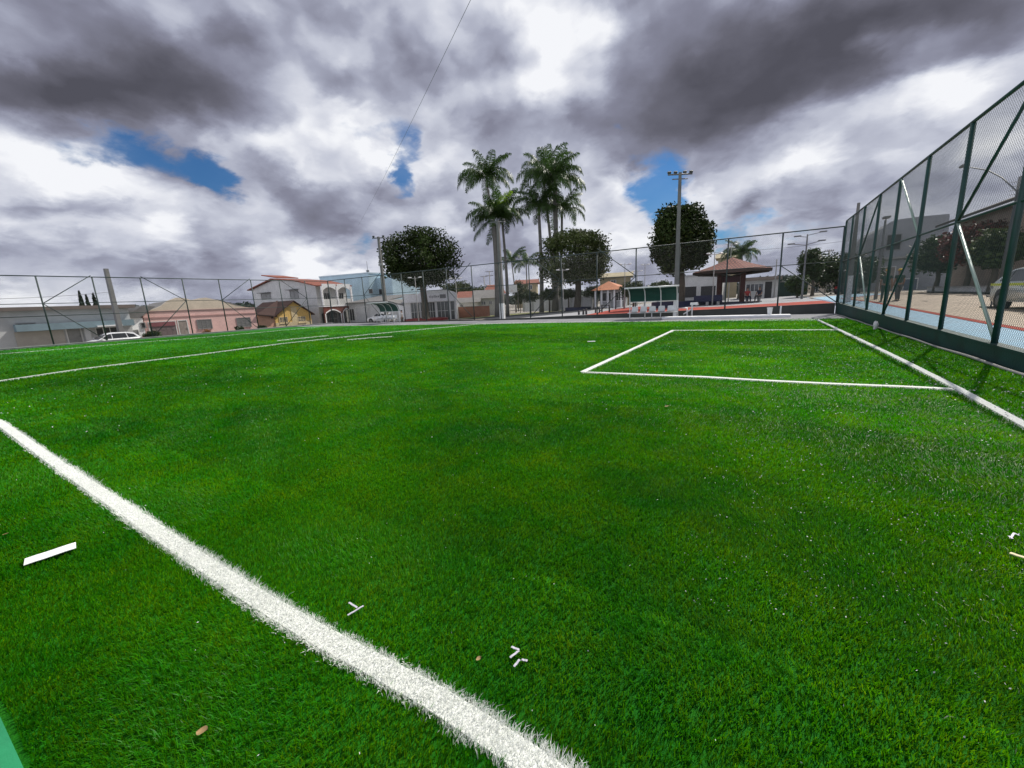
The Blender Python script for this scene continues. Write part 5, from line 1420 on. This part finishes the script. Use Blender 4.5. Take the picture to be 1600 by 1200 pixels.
# ---------------------------------------------------------------- team shelters
M_gsheet = mat('dark_green_sheet', (.02, .085, .065), .4, .25, 4, trans=.25)
M_seat = mat('white_plastic', (.68, .69, .68), .4, .12, 6)


def shelter(loc, rz, label, L=3.3):
    root = thing('team_shelter', (0, 0, 0), label, 'shelter', 'team shelters beside the pitch')
    prof = [(.75, .0), (.80, .6), (.78, 1.1), (.68, 1.5), (.45, 1.80), (.0, 1.97), (-.55, 2.03)]       # y (back +), z
    for i in range(4):
        x = -L / 2 + .06 + (L - .12) * i / 3
        MB().tube([(x, y, z) for y, z in prof], .035, 8).build('rib', M_whitem, root)
    b = MB(); V = []; pr = prof[2:]
    for (y, z) in pr: V += [(-L / 2, y + .03, z + .045), (L / 2, y + .03, z + .045)]
    n = len(pr); V2 = [(x, y + .004, z + .012) for x, y, z in V]
    F = [(2 * i, 2 * i + 1, 2 * i + 3, 2 * i + 2) for i in range(n - 1)]; b.add(V + V2, F + [tuple(2 * n + q for q in f) for f in F]); b.build('roof_sheet', M_gsheet, root)
    b = MB(); b.tube([(-L / 2 - .1, -.58, 2.05), (L / 2 + .1, -.58, 2.05)], .05, 8); b.build('front_beam', M_whitem, root)
    b = MB(); b.tube([(-L / 2, .82, 1.12), (L / 2, .82, 1.12)], .025, 6); b.tube([(-L / 2, .79, .05), (L / 2, .79, .05)], .03, 6); b.tube([(-L / 2, .2, .40), (L / 2, .2, .40)], .03, 6); b.tube([(-L / 2, .55, .40), (L / 2, .55, .40)], .03, 6); b.build('bench_frame', M_whitem, root)
    for i in range(3):
        x = -L / 2 + .15 + (L - .3) * i / 2; MB().tube([(x, .2, .38), (x, .2, 0)], .03, 6).build('bench_leg', M_whitem, root)
    for i in range(5):
        x = -L / 2 + .42 + (L - .84) * i / 4
        b = MB(); pf = [(-.02, .46), (.06, .455), (.28, .45), (.42, .47), (.50, .60), (.56, .82)]
        V = []
        for j, (y, z) in enumerate(pf):
            for k in range(5):
                u = (k - 2) / 2; V.append((x + u * .22 * (1 - .12 * (j == len(pf) - 1)), y + .08, z + .035 * u * u * (1 if j < 4 else 0) - (.02 * u * u if j >= 4 else 0)))
        m_ = len(V); F = [(5 * j + k, 5 * j + k + 1, 5 * j + 6 + k, 5 * j + 5 + k) for j in range(len(pf) - 1) for k in range(4)]
        b.add(V + [(a_, b2, c_ - .025) for a_, b2, c_ in V], F + [tuple(m_ + q for q in reversed(f)) for f in F], True); b.build('seat', M_seat, root)
    root.location = loc; root.rotation_euler = (0, 0, rz); return root


pl, pr_ = gz(984.5, 500.4, .012), gz(1050, 496.8, .012)
ang = math.atan2(pr_.y - pl.y, pr_.x - pl.x); ctr = gy(1018, 498, 28.3)
s1_ = shelter((ctr.x, 28.25, .012), rad(6), 'team shelter with a green curved roof left of the tall white based pole', L=3.15)
c2_ = gy(600, 505, 28.7); s2_ = copy_tree(s1_, (c2_.x, 28.7, .012), rad(-6), 'team shelter at the left in front of the white parked car')

# small things on the apron
v = gy(1201.5, 497, 28.6)
bk = thing('bucket', (v.x, 28.0, .15), 'white plastic bucket standing on the pale kerb slab', 'bucket')
b = MB(); x, y = v.x, 28.0; b.tube([(x, y, .15), (x, y, .52), (x, y, .55)], [.10, .145, .155], 16, cap=False); b.tube([(x, y, .155), (x, y, .17)], [.10, .102], 16); b.build('pail', M_seat, bk)
b = MB(); b.tube([(x + .155 * math.cos(a), y + .155 * math.sin(a) * .3 - .1, .52 - .12 * math.sin(a)) for a in np.linspace(0, math.pi, 10)], .008, 5); b.build('handle', M_metal, bk)
v = gy(1219, 494, 28.6)
wp = thing('white_post', (v.x, 28.6, .012), 'thin white post with a flat foot on the apron near the corner', 'post')
b = MB(); b.tube([(v.x, 28.6, .012), (v.x, 28.6, gy(1219, 478, 28.6).z)], .045, 8); b.build('upright', M_whitem, wp); b = MB(); b.bevbox(v.x - .3, v.x + .25, 28.45, 28.75, .012, .06, .015); b.build('foot', M_whitem, wp)
v = gy(1081, 492, 29.6)
tp_ = thing('drinking_tap', (v.x, 29.6, .012), 'white standpipe with a short spout beside the right shelter pole', 'tap')
b = MB(); b.tube([(v.x, 29.6, .012), (v.x, 29.6, gy(1080, 473, 29.6).z)], .05, 8); b.build('standpipe', M_whitem, tp_)
b = MB(); z = gy(1080, 474, 29.6).z; b.bevbox(v.x - .12, v.x + .34, 29.5, 29.7, z - .12, z + .05, .03); b.build('spout', M_whitem, tp_)
b = MB(); b.add([(v.x - .5, 29.35, .25), (v.x - .05, 29.35, .55), (v.x - .05, 29.85, .55), (v.x - .5, 29.85, .25), (v.x - .5, 29.35, .18), (v.x - .05, 29.35, .47), (v.x - .05, 29.85, .47), (v.x - .5, 29.85, .18)], [(0, 1, 2, 3), (7, 6, 5, 4), (0, 4, 5, 1), (1, 5, 6, 2), (2, 6, 7, 3), (3, 7, 4, 0)]); b.build('chute', M_whitem, tp_)
v = gy(1066, 492, 29.3)
wf = thing('goal_frame', (v.x, 29.2, .012), 'little white metal frame standing right of the shelter pole', 'frame')
b = MB(); b.tube([(v.x - .3, 29.2, .02), (v.x - .3, 29.2, .62), (v.x + .3, 29.2, .62), (v.x + .3, 29.2, .02)], .045, 8); b.build('front_frame', M_whitem, wf); b = MB(); b.tube([(v.x - .3, 29.6, .05), (v.x + .3, 29.6, .05)], .03, 6)
for s in (-.3, .3): b.tube([(v.x + s, 29.2, .6), (v.x + s, 29.6, .04)], .03, 6)
b.build('back_stay', M_whitem, wf)

# planters of the square
def planter(px, Y, r, h, m, label, seg=20, stretch=1.0):
    v = gy(px, 475, Y); zb = terr(v.x, Y); root = thing('planter', (v.x, Y, zb), label, 'planter', 'round painted tree planters')
    V = []; rs_ = [(r, -.2), (r, h), (r - .3, h), (r - .3, h - .15)]
    for (q, z) in rs_: V += [(v.x + q * stretch * math.cos(6.2832 * k / seg), Y + q * math.sin(6.2832 * k / seg), zb + z) for k in range(seg)]
    F = [(j * seg + k, j * seg + (k + 1) % seg, (j + 1) * seg + (k + 1) % seg, (j + 1) * seg + k) for j in range(3) for k in range(seg)]
    b = MB(); b.add(V, F); b.build('rim', m, root); b = MB(); b.add(V[3 * seg:], [tuple(range(seg))]); b.build('soil', mat('planter_soil', (.07, .05, .035), .95, .4, 3, .5, 20), root)


M_pred = mat('maroon_planter_paint', (.25, .03, .03), .6, .3, 2); M_pblue = mat('navy_planter_paint', (.008, .012, .05), .55, .3, 2)
planter(664, 44.0, 3.0, .48, M_pred, 'maroon planter round the big dark round tree', stretch=1.05)
planter(903, 58.0, 1.9, .42, M_pblue, 'navy planter round the greyish green round tree')
planter(1053, 43.0, 2.1, .55, M_pblue, 'bright navy planter round the very dark tree')
# seats and low blue wall beside the bandstand
v0, v1 = gy(1083, 474, 42.5).x, gy(1128, 472, 42.5).x; zb = terr(v0, 42.5); lw = thing('long_bench', ((v0 + v1) / 2, 42.5, zb), 'long dark navy bench left of the bandstand columns', 'bench')
b = MB(); b.bevbox(v0, v1, 42.3, 42.8, zb + .38, zb + .48, .02); b.build('seat', M_pblue, lw); b = MB(); b.bevbox(v0, v1, 42.8, 42.9, zb + .2, zb + .95, .02); b.build('backrest', M_pblue, lw)
for x in (v0 + .3, (v0 + v1) / 2, v1 - .3): MB().bevbox(x - .12, x + .12, 42.35, 42.75, zb - .1, zb + .38, .02).build('leg', M_conc, lw)
# outdoor gym posts and bollards on the red paving
M_dkmet = mat('dark_steel_paint', (.035, .03, .035), .5, .3, 5)
n0 = 0
names_b = ['short dark bollard nearest the road end of the red paving', 'taller dark bollard in the left pair', 'dark bollard right beside the taller one']
for (px, pyb, pyt), lb in zip([(904.5, 492, 485), (911.5, 492, 483), (916, 492, 482)], names_b):
    v = gz(px, pyb, .12); t = gy(px, pyt, v.y); bl = thing('bollard', (v.x, v.y, terr(v.x, v.y)), lb, 'bollard', 'dark bollards at the edge of the red paving')
    b = MB(); b.tube([(v.x, v.y, .0), (v.x, v.y, t.z - .1)], .09, 10); b.build('post', M_dkmet, bl); b = MB(); b.blob((v.x, v.y, t.z - .1), .1, 10, 6); b.build('cap', M_dkmet, bl)
for (px0, px1, pyb, pyt, lb) in [(930.5, 936.5, 488, 480, 'lowest dark exercise bar on the red paving'), (940.5, 952, 487.5, 476, 'wide dark exercise bar in the middle of the red paving'), (962, 975, 482, 464, 'tall dark pull up bar at the back of the red paving')]:
    a_ = gz(px0, pyb, .2); Yq = a_.y; c_ = gy(px1, pyb, Yq); t = gy(px0, pyt, Yq).z; eb = thing('exercise_bar', ((a_.x + c_.x) / 2, Yq, terr(a_.x, Yq)), lb, 'exercise bar', 'dark exercise bars')
    for x in (a_.x, c_.x): MB().tube([(x, Yq, 0), (x, Yq, t)], .07, 8).build('upright', M_dkmet, eb)
    b = MB(); b.tube([(a_.x, Yq, t - .08), (c_.x, Yq, t - .08)], .04, 8); b.build('bar', M_dkmet, eb)
# basketball stand
v = gy(801, 451, 64); bb = thing('basketball_stand', (v.x + .5, 64.6, terr(v.x, 64)), 'basketball stand with a square white backboard between the palm clusters', 'basketball hoop')
w = (gy(807.5, 451, 64).x - gy(794, 451, 64).x) / 2; h = gy(801, 446, 64).z - gy(801, 458, 64).z
b = MB(); b.bevbox(v.x - w, v.x + w, 63.95, 64.02, v.z - h / 2, v.z + h / 2, .01); b.build('backboard', M_whitem, bb)
b = MB(); b.tube([(v.x + .5, 64.9, -.3), (v.x + .5, 64.9, v.z), (v.x, 64.03, v.z)], .09, 8); b.build('pole', M_metal, bb)
b = MB(); b.tube([(v.x + .23 * math.cos(a), 63.68 + .23 * math.sin(a), v.z - h * .3) for a in np.linspace(0, 6.2832, 14)], .015, 5, False); b.build('hoop', mat('orange_hoop', (.5, .12, .03), .5, .2, 5), bb)

# ---------------------------------------------------------------- cars
M_tyre = mat('tyre_rubber', (.02, .02, .02), .85, .3, 8)
M_cwhite = mat('white_car_paint', (.72, .73, .74), .22, .08, 2, spec=.6); M_csil = mat('silver_car_paint', (.50, .52, .50), .25, .12, 2, spec=.6, metal=.2); M_cdark = mat('dark_car_paint', (.03, .032, .04), .2, .2, 2, spec=.7)
M_cglass = glass('car_glass', (.02, .022, .025), .08)


def car(loc, rz, paint, label, kind='hatch', stripe=False):
    """car along +x, built round the origin"""
    root = thing('parked_car', (0, 0, 0), label, 'car', 'cars parked in the streets')
    L, Wd = (4.1, 1.72) if kind == 'hatch' else (4.35, 1.74)
    if kind == 'hatch':
        low = [(-2.0, .28), (2.0, .28), (2.05, .45), (2.0, .66), (1.72, .80), (.95, .93), (-1.75, .98), (-2.02, .85), (-2.06, .5)]
        gh = [(1.02, .90), (.30, 1.40), (-.2, 1.485), (-1.1, 1.46), (-1.55, 1.36), (-1.98, .92)]
    else:
        low = [(-2.12, .28), (2.12, .28), (2.17, .45), (2.12, .66), (1.8, .80), (1.05, .92), (-1.5, .98), (-2.1, .96), (-2.17, .6)]
        gh = [(1.1, .90), (.35, 1.38), (-.2, 1.46), (-.9, 1.42), (-1.3, 1.30), (-1.75, .94)]
    bm = bmesh.new(); ny = 9; rows = []
    for j in range(ny):
        u = j / (ny - 1) * 2 - 1; k = 1 - .055 * abs(u) ** 5
        rows.append([bm.verts.new((x * k, u * Wd / 2, .28 + (z - .28) * (1 - .06 * abs(u) ** 6))) for x, z in low])
    n = len(low)
    for j in range(ny - 1):
        for i in range(n): bm.faces.new((rows[j][i], rows[j][(i + 1) % n], rows[j + 1][(i + 1) % n], rows[j + 1][i]))
    bm.faces.new(rows[0]); bm.faces.new(rows[-1][::-1])
    b = MB(); b.bm(bm, smooth=True)
    # greenhouse with tumblehome
    bm = bmesh.new(); rows = []; zt = max(z for _, z in gh)
    for j in range(ny):
        u = j / (ny - 1) * 2 - 1; rows.append([bm.verts.new((x * (1 - .02 * abs(u) ** 4), u * (Wd / 2 - .03 - .20 * (z - .9) / .58), z - (.05 * abs(u) ** 4 if z > 1.2 else 0))) for x, z in gh])
    n = len(gh)
    for j in range(ny - 1):
        for i in range(n - 1): bm.faces.new((rows[j][i], rows[j][i + 1], rows[j + 1][i + 1], rows[j + 1][i]))
    bm.faces.new(rows[0]); bm.faces.new(rows[-1][::-1]); b.bm(bm, smooth=False)
    b.build('body', paint, root)
    yy = lambda z: Wd / 2 - .03 - .20 * (z - .9) / .58 + .006
    xa = [gh[0][0] - .22, gh[1][0] - .07]; zb_, zt_ = .985, 1.36
    for s in (-1, 1):
        for q in ([(xa[0], zb_), (.06, zb_), (.06, zt_ + .02), (xa[1], zt_)], [(0, zb_), (-.95, zb_), (-.9, zt_ + .02), (0, zt_ + .03)], [(-1.02, zb_), (gh[-1][0] + .35, zb_ + .02), (gh[-2][0] + .12, zt_ - .1), (-.97, zt_ + .01)]):
            b = MB(); V = [(x, s * yy(z), z) for x, z in q] + [(x, s * (yy(z) - .02), z) for x, z in q]; b.add(V, [(0, 1, 2, 3), (7, 6, 5, 4), (0, 4, 5, 1), (1, 5, 6, 2), (2, 6, 7, 3), (3, 7, 4, 0)]); b.build('side_window', M_cglass, root)
        b = MB(); b.bevbox(.62, .80, s * (Wd / 2 - .02), s * (Wd / 2 + .16), .96, 1.08, .03); b.build('mirror', paint, root)
        for x in (.0, -.95): b = MB(); b.bevbox(x - .02, x + .14, s * (Wd / 2 - .012), s * (Wd / 2 + .018), .80, .83, .008); b.build('door_handle', paint, root)
        b = MB(); b.bevbox(1.78, 1.99, s * .48 - .2, s * .48 + .2, .60, .74, .03); b.build('headlight', glass('lamp_glass', (.25, .26, .27), .15), root)
        b = MB(); xr = low[-1][0]; b.bevbox(xr - .005, xr + .13, s * .64 - .15, s * .64 + .15, .64, .92, .03); b.build('tail_light', mat('red_lens', (.30, .02, .015), .25, .2, 5), root)
        for x in (1.28, -1.28):
            b = MB(); y0 = s * (Wd / 2 - .20); y1 = s * (Wd / 2 + .008); b.tube([(x, y0, .31), (x, y1 - s * .03, .31), (x, y1, .31)], [.31, .31, .28], 22); wh = b.build('wheel', M_tyre, root)
            b = MB(); b.tube([(x, y1 - s * .05, .31), (x, y1 + s * .012, .31)], [.19, .185], 16); b.build('rim', M_metal, wh)
            b = MB(); b.tube([(x, s * (Wd / 2 - .22), .36), (x, s * (Wd / 2 + .002), .36)], .375, 22); b.build('wheel_arch', M_dark, root)
    for (i, j) in ((0, 1), (len(gh) - 1, len(gh) - 2)):
        (xa_, za), (xb_, zb2) = gh[i], gh[j]; t0, t1 = .16, .9; P0 = (xa_ + (xb_ - xa_) * t0, za + (zb2 - za) * t0); P1 = (xa_ + (xb_ - xa_) * t1, za + (zb2 - za) * t1); o = .012 if i == 0 else -.012
        V = [(P0[0] + o, s * (Wd / 2 - .16), P0[1] + .012) for s in (-1, 1)] + [(P1[0] + o, s * (Wd / 2 - .26), P1[1] + .012) for s in (1, -1)]; b = MB(); b.add(V + [(x - o * 1.5, y, z - .03) for x, y, z in V], [(0, 1, 2, 3), (7, 6, 5, 4), (0, 4, 5, 1), (1, 5, 6, 2), (2, 6, 7, 3), (3, 7, 4, 0)]); b.build('windscreen' if i == 0 else 'rear_window', M_cglass, root)
    b = MB(); b.bevbox(1.92, 2.10, -.75, .75, .30, .46, .04); b.bevbox(-2.13, -1.95, -.75, .75, .32, .55, .04); b.build('bumper', paint if kind == 'hatch' else M_dkmet, root)
    if stripe:
        b = MB()
        for s in (-1, 1): b.box(-2.0, 1.2, s * (Wd / 2 - .006), s * (Wd / 2 + .009), .84, .92)
        b.build('stripe', mat('lime_stripe', (.55, .62, .05), .4, .15, 4), root)
    root.location = loc; root.rotation_euler = (0, 0, rz); return root


v = gx(172, 530, -48.0); car((-48.0, v.y, ZL + .03), rad(-90), M_cwhite, 'white hatchback on the street behind the left fence', 'hatch')
v = gy(596, 497, 43); car((v.x, 43.0, -.66), rad(195), M_cwhite, 'white car parked by the garage seen over the left shelter', 'sedan')
v = gz(1567, 486, .40); car((8.5, 21.0, wall_z(21) - .03), rad(-88), M_csil, 'silver car with a lime stripe parked on the beige paving at right', 'hatch', True)
v = gy(1330, 452, 60); car((v.x, 62, .58), rad(70), M_cdark, 'dark car parked in the street behind the fence corner', 'sedan')

# ---------------------------------------------------------------- people
M_skin = mat('brown_skin', (.26, .14, .09), .55, .15, 8); M_hair = mat('black_hair', (.015, .012, .01), .6, .3, 20)


def skin_mesh(name, verts, edges, m, parent, lv=1):
    me = bpy.data.meshes.new(name); me.from_pydata([v[:3] for v in verts], edges, []); o_ = bpy.data.objects.new(name, me); COL.objects.link(o_)
    sk = o_.modifiers.new('skin', 'SKIN'); sk.use_smooth_shade = True
    for i, v in enumerate(verts):
        d = me.skin_vertices[0].data[i]; r = v[3]; d.radius = r if isinstance(r, tuple) else (r, r); d.use_root = (i == 0)
    sb = o_.modifiers.new('sub', 'SUBSURF'); sb.levels = lv; sb.render_levels = lv
    bpy.context.view_layer.update(); ev = o_.evaluated_get(bpy.context.evaluated_depsgraph_get()); nm = bpy.data.meshes.new_from_object(ev); bpy.data.objects.remove(o_); bpy.data.meshes.remove(me)
    nm.materials.clear(); nm.materials.append(m); nm.name = name
    for p in nm.polygons: p.use_smooth = True
    o2 = bpy.data.objects.new(name, nm); COL.objects.link(o2); o2.parent = parent; return o2


def person(loc, rz, label, top, leg, cap=None, pose='stand', lean=0.0, group=None):
    """figure facing -y at the origin, 1.72 m tall when standing"""
    root = thing('person', (0, 0, 0), label, 'person', group); s = pose == 'sit'; hz = .52 if s else .92
    def legp(k):
        if s: return [(k * .10, 0, hz, .085), (k * .13, -.40, hz + .02, .062), (k * .13, -.43, .10, .042), (k * .14, -.58, .045, .038)]
        st = .07 * k; return [(k * .09, 0, hz - .06, .085), (k * .10, -.02 + st, .50, .060), (k * .10, .03 + st, .10, .042), (k * .12, -.12 + st, .04, .038)]
    tor = [(0, 0, hz, (.145, .10)), (0, -.01, hz + .20, (.13, .09)), (0, 0, hz + .40, (.165, .10)), (0, .0, hz + .515, (.10, .075)), (0, -.01, hz + .585, .052), (0, -.025, hz + .66, (.072, .085)), (0, -.02, hz + .755, (.074, .088)), (0, -.015, hz + .81, (.05, .06))]
    def armp(k):
        sh = (k * .185, 0, hz + .475, .052)
        if s: return [sh, (k * .24, -.08, hz + .20, .042), (k * .16, -.32, hz + .12, .032), (k * .14, -.40, hz + .10, .036)]
        return [sh, (k * .23, .02, hz + .20, .042), (k * .235, -.08, hz - .04, .032), (k * .235, -.11, hz - .12, .036)]
    V = list(tor); E = [(i, i + 1) for i in range(len(tor) - 1)]
    for k in (-1, 1):
        b0 = len(V); V += legp(k); E += [(0, b0)] + [(b0 + i, b0 + i + 1) for i in range(3)]
        b0 = len(V); A_ = armp(k); V += A_; E += [(2, b0)] + [(b0 + i, b0 + i + 1) for i in range(3)]
        h_ = A_[-1]; dn = Vector(h_[:3]) - Vector(A_[-2][:3]); dn.normalize()
        for f in range(5):                                             # four fingers of different length and a thumb from the side
            off = Vector((0, 0, 0)) + dn * (.035 if f < 4 else 0) + Vector((.0, (f - 1.5) * .017 if f < 4 else -.035, 0)); ln = (.06, .07, .065, .05, .045)[f]
            p0 = Vector(h_[:3]) + off; p1 = p0 + dn * ln * .6 + Vector((-k * .008, -.012 if f == 4 else 0, 0)); p2 = p1 + dn * ln * .4 + Vector((-k * .016, 0, 0)); b1 = len(V)
            V += [(*p0, .0095), (*p1, .0085), (*p2, .0075)]; E += [(b0 + 3, b1), (b1, b1 + 1), (b1 + 1, b1 + 2)]
    ny = len(V); V += [(0, -.112, hz + .705, .013)]; E += [(5, ny)]
    skin_mesh('body', V, E, M_skin, root)
    g = 1.16; V = [(x, y, z, tuple(q * g for q in r) if isinstance(r, tuple) else r * g) for x, y, z, r in tor[:4]]; E = [(0, 1), (1, 2), (2, 3)]
    for k in (-1, 1):
        A_ = armp(k); b0 = len(V); V += [(*A_[0][:3], .066), (*[(A_[0][i] * .45 + A_[1][i] * .55) for i in range(3)], .056)]; E += [(2, b0), (b0, b0 + 1)]
    skin_mesh('shirt', V, E, top, root)
    V = [(0, 0, hz + .03, (.155, .11))]; E = []
    for k in (-1, 1): b0 = len(V); V += [(x, y, z, r * 1.22) for x, y, z, r in legp(k)[:3]]; E += [(0, b0), (b0, b0 + 1), (b0 + 1, b0 + 2)]
    skin_mesh('trousers', V, E, leg, root)
    for k in (-1, 1):
        q = legp(k); b = MB(); b.bevbox(q[3][0] - .05, q[3][0] + .05, q[3][1] - .06, q[2][1] + .07, .0, .085, .025); b.build('shoe', M_dark, root)
        b = MB(); b.blob((k * .032, -.098, hz + .735), .011, 6, 4); b.build('eye', M_hair, root)
    b = MB(); b.blob((0, -.005, hz + .79), .092, 12, 8, 0, (1, 1.15, .72)); b.build('hair', M_hair, root)
    if cap:
        b = MB(); b.blob((0, -.01, hz + .805), .104, 14, 8, 0, (1, 1.15, .72)); b.bevbox(-.075, .075, -.225, -.06, hz + .79, hz + .805, .006); b.build('cap', cap, root)
    root.location = loc; root.rotation_euler = (lean, 0, rz); return root


M_dgreen = mat('dark_green_cloth', (.02, .05, .035), .85, .3, 8); M_yellow = mat('yellow_cap', (.62, .42, .02), .7, .15, 8); M_orange = mat('orange_cap', (.55, .28, .04), .7, .15, 8)
M_redc = mat('red_cloth', (.28, .03, .03), .85, .25, 8); M_navy = mat('navy_cloth', (.015, .02, .04), .85, .3, 8); M_whitec = mat('pale_cloth', (.55, .55, .53), .85, .2, 8); M_olive = mat('grey_trousers', (.08, .08, .08), .85, .3, 8)
v = gz(1377, 477, .6); v2 = gz(1390, 476, .6)
person((6.05, 30.6, .57), rad(160), 'person in dark green work clothes and orange cap walking beyond the fence', M_dgreen, M_dgreen, M_orange, group=None)
person((6.65, 30.9, .57), rad(200), 'person in dark green work clothes and bright yellow cap beyond the fence', M_dgreen, M_olive, M_yellow)
v = gy(628, 494, 34); person((v.x, 34, terr(v.x, 34) - .0), rad(-40), 'person in pale shirt and dark trousers standing behind the left shelter', M_whitec, M_olive)
v = gy(1167, 470, 43.2); person((v.x, 43.4, terr(v.x, 43.4) + .03), rad(20), 'seated person in a red shirt under the bandstand roof', M_redc, M_navy, pose='sit')
v2 = gy(1186, 470, 43.6); person((v2.x, 43.8, terr(v2.x, 43.8) + .03), rad(-30), 'seated person in dark clothes at the right side of the bandstand', M_navy, M_olive, pose='sit')
for x, y, lb in ((v.x, 43.4, 'low grey stool under the person in red'), (v2.x, 43.8, 'low grey stool under the person in dark clothes')):
    z = terr(x, y); st = thing('stool', (x, y, z), lb, 'stool', 'stools at the bandstand'); b = MB(); b.bevbox(x - .22, x + .22, y - .2, y + .25, z + .36, z + .43, .02); b.build('seat', M_conc, st); b = MB(); b.tube([(x, y, z - .1), (x, y, z + .36)], .12, 10); b.build('pedestal', M_conc, st)

# ---------------------------------------------------------------- small things on the turf
M_strip = mat('white_turf_strip', (.80, .81, .80), .5, .1, 20); M_offcut = mat('grey_lilac_plastic', (.50, .48, .55), .45, .2, 20)
def offcut(a, b2, w, h, z=.03): 
    a = Vector((*a[:2], z)); b2 = Vector((*b2[:2], z + .004)); d = (b2 - a).normalized(); n_ = Vector((-d.y, d.x, 0)) * w / 2; V = []
    for i in range(6):
        p = a.lerp(b2, i / 5) + Vector((0, 0, .001 * math.sin(i * 2.1))); V += [p - n_, p + n_, p + n_ + Vector((0, 0, h)), p - n_ + Vector((0, 0, h))]
    F = [(0, 1, 2, 3), (23, 22, 21, 20)] + [(4 * i + k, 4 * i + (k + 1) % 4, 4 * i + 4 + (k + 1) % 4, 4 * i + 4 + k) for i in range(5) for k in range(4)]; return V, F


b = MB(); b.add(*offcut(gz(38, 879, .03), gz(119, 853, .03), .115, .004, .031)); tag(b.build('turf_offcut', M_strip), 'straight white strip lying on the turf left of the touch line', 'offcut')
sc = [([((545, 940), (558, 949)), ((543, 960), (568, 946))], 'crossed pale plastic scraps just above the touch line'), ([((799, 1009), (811, 1015)), ((811, 1015), (797, 1027))], 'bent pale plastic scrap like a hook in the lower middle'),
      ([((803, 1040), (812, 1030)), ((815, 1029), (824, 1032))], 'two tiny pale scraps below the hooked one'), ([((1579, 840), (1585, 832)), ((1585, 832), (1592, 836)), ((1576, 836), (1582, 841))], 'pale scraps at the right edge of the turf')]
for segs, lb in sc:
    b = MB(); M_ = M_offcut
    for (a_, c_) in segs: b.add(*offcut(gz(*a_, .04), gz(*c_, .04), .010, .003, .033))
    tag(b.build('plastic_scrap', M_), lb, 'scrap', 'plastic scraps on the turf')
b = MB(); b.add(*offcut(gz(1578, 863, .04), gz(1606, 873, .04), .022, .005, .034)); tag(b.build('dry_twig', mat('pale_straw', (.62, .55, .33), .7, .2, 15)), 'pale straw coloured strip at the right edge of the turf', 'twig')
b = MB(); b.add(*offcut(gz(918, 534.5, .02), gz(930, 534.3, .02), .10, .02, .03)); tag(b.build('turf_offcut', M_strip), 'small white patch on the turf left of the penalty box', 'offcut')
def leaf(px, py, a, lb, L=.05):
    c = gz(px, py, .037); d = Vector((math.cos(a), math.sin(a), .25)).normalized(); n_ = Vector((-d.y, d.x, 0)).normalized(); b = MB(); V = []
    for i in range(7):
        t = i / 6; w = .36 * L * math.sin(math.pi * t) ** .8; p = c + d * (t - .5) * L; V += [p - n_ * w + Vector((0, 0, .006)), p, p + n_ * w + Vector((0, 0, .006))]
    b.add(V, [(3 * i + k, 3 * i + k + 1, 3 * i + 4 + k, 3 * i + 3 + k) for i in range(6) for k in range(2)], True); tag(b.build('fallen_leaf', mat('dry_leaf', (.33, .22, .10), .7, .3, 30)), lb, 'leaf', 'dry leaves on the turf')


leaf(316, 1143, .5, 'dry tan leaf on the turf near the bottom left', .05); leaf(748, 1030, 1.0, 'small orange leaf beside the touch line at bottom centre', .028); leaf(9, 835, .4, 'small brown leaf at the left edge of the turf', .045); leaf(1042, 635, .2, 'tiny orange leaf below the penalty box corner', .07)
# crumbs of white pile and paper scattered over the turf
n_ = 2600; rr_ = np.sqrt(nrs.uniform(1.2 ** 2, 17 ** 2, n_)); th = rad(-31) + nrs.uniform(-1, 1, n_) * .95
keep = nrs.uniform(0, 1, n_) < .25 + .75 * (np.sin(th) * rr_ > -2.5); P = np.stack([np.sin(th) * rr_, np.cos(th) * rr_, nrs.uniform(.028, .042, n_)], 1)[keep]
ok = (P[:, 0] < 3.7) & (P[:, 0] > -30) & (P[:, 1] > .3); P = P[ok]
P2 = np.stack([nrs.uniform(-.3, 3.7, 2600), 2 + nrs.exponential(3.2, 2600), nrs.uniform(.028, .04, 2600)], 1); P = np.concatenate([P, P2[P2[:, 1] < 14]], 0)
V, F, c = leaves(P, len(P), .013 * np.clip(np.linalg.norm(P[:, :2], axis=1) / 4, .7, 2.2)); tag(np_mesh('white_crumbs', V, F, mat('white_crumb', (.55, .54, .56), .6, .2, 10), None), 'tiny white crumbs of cut pile scattered over the turf', 'crumbs', kind='stuff')
v = Vector((3.62, 19.0, .1)); b = MB(); b.blob((0, 0, 0), .10, 9, 7, .30, (.7, .9, 1.45)); b.v = [(v.x + x, v.y + y, v.z + z + .05) for x, y, z in b.v]; b.tube([(3.6, 19.0, .0), (3.62, 19.02, .06)], .05, 6)
tag(b.build('plastic_bag', mat('white_bag_plastic', (.62, .60, .60), .5, .15, 10)), 'crumpled white bag at the foot of the dark green wall', 'bag')
# sign stand by the silver car
v = gz(1547, 484, .42); sg = thing('sign_stand', (v.x, v.y, wall_z(v.y) - .03), 'thin bare stand with a flat foot near the silver car', 'stand')
b = MB(); b.tube([(v.x, v.y, .35), (v.x, v.y, gx(1550, 466, v.x).z)], .022, 6); b.build('upright', M_metal, sg); b = MB(); b.bevbox(v.x - .25, v.x + .25, v.y - .15, v.y + .15, wall_z(v.y) - .03, wall_z(v.y) + .02, .01); b.build('foot', M_dark, sg); b = MB(); z = gx(1550, 463, v.x).z; b.bevbox(v.x - .02, v.x + .02, v.y - .5, v.y + .5, z - .03, z + .03, .01); b.build('cross_bar', M_metal, sg)
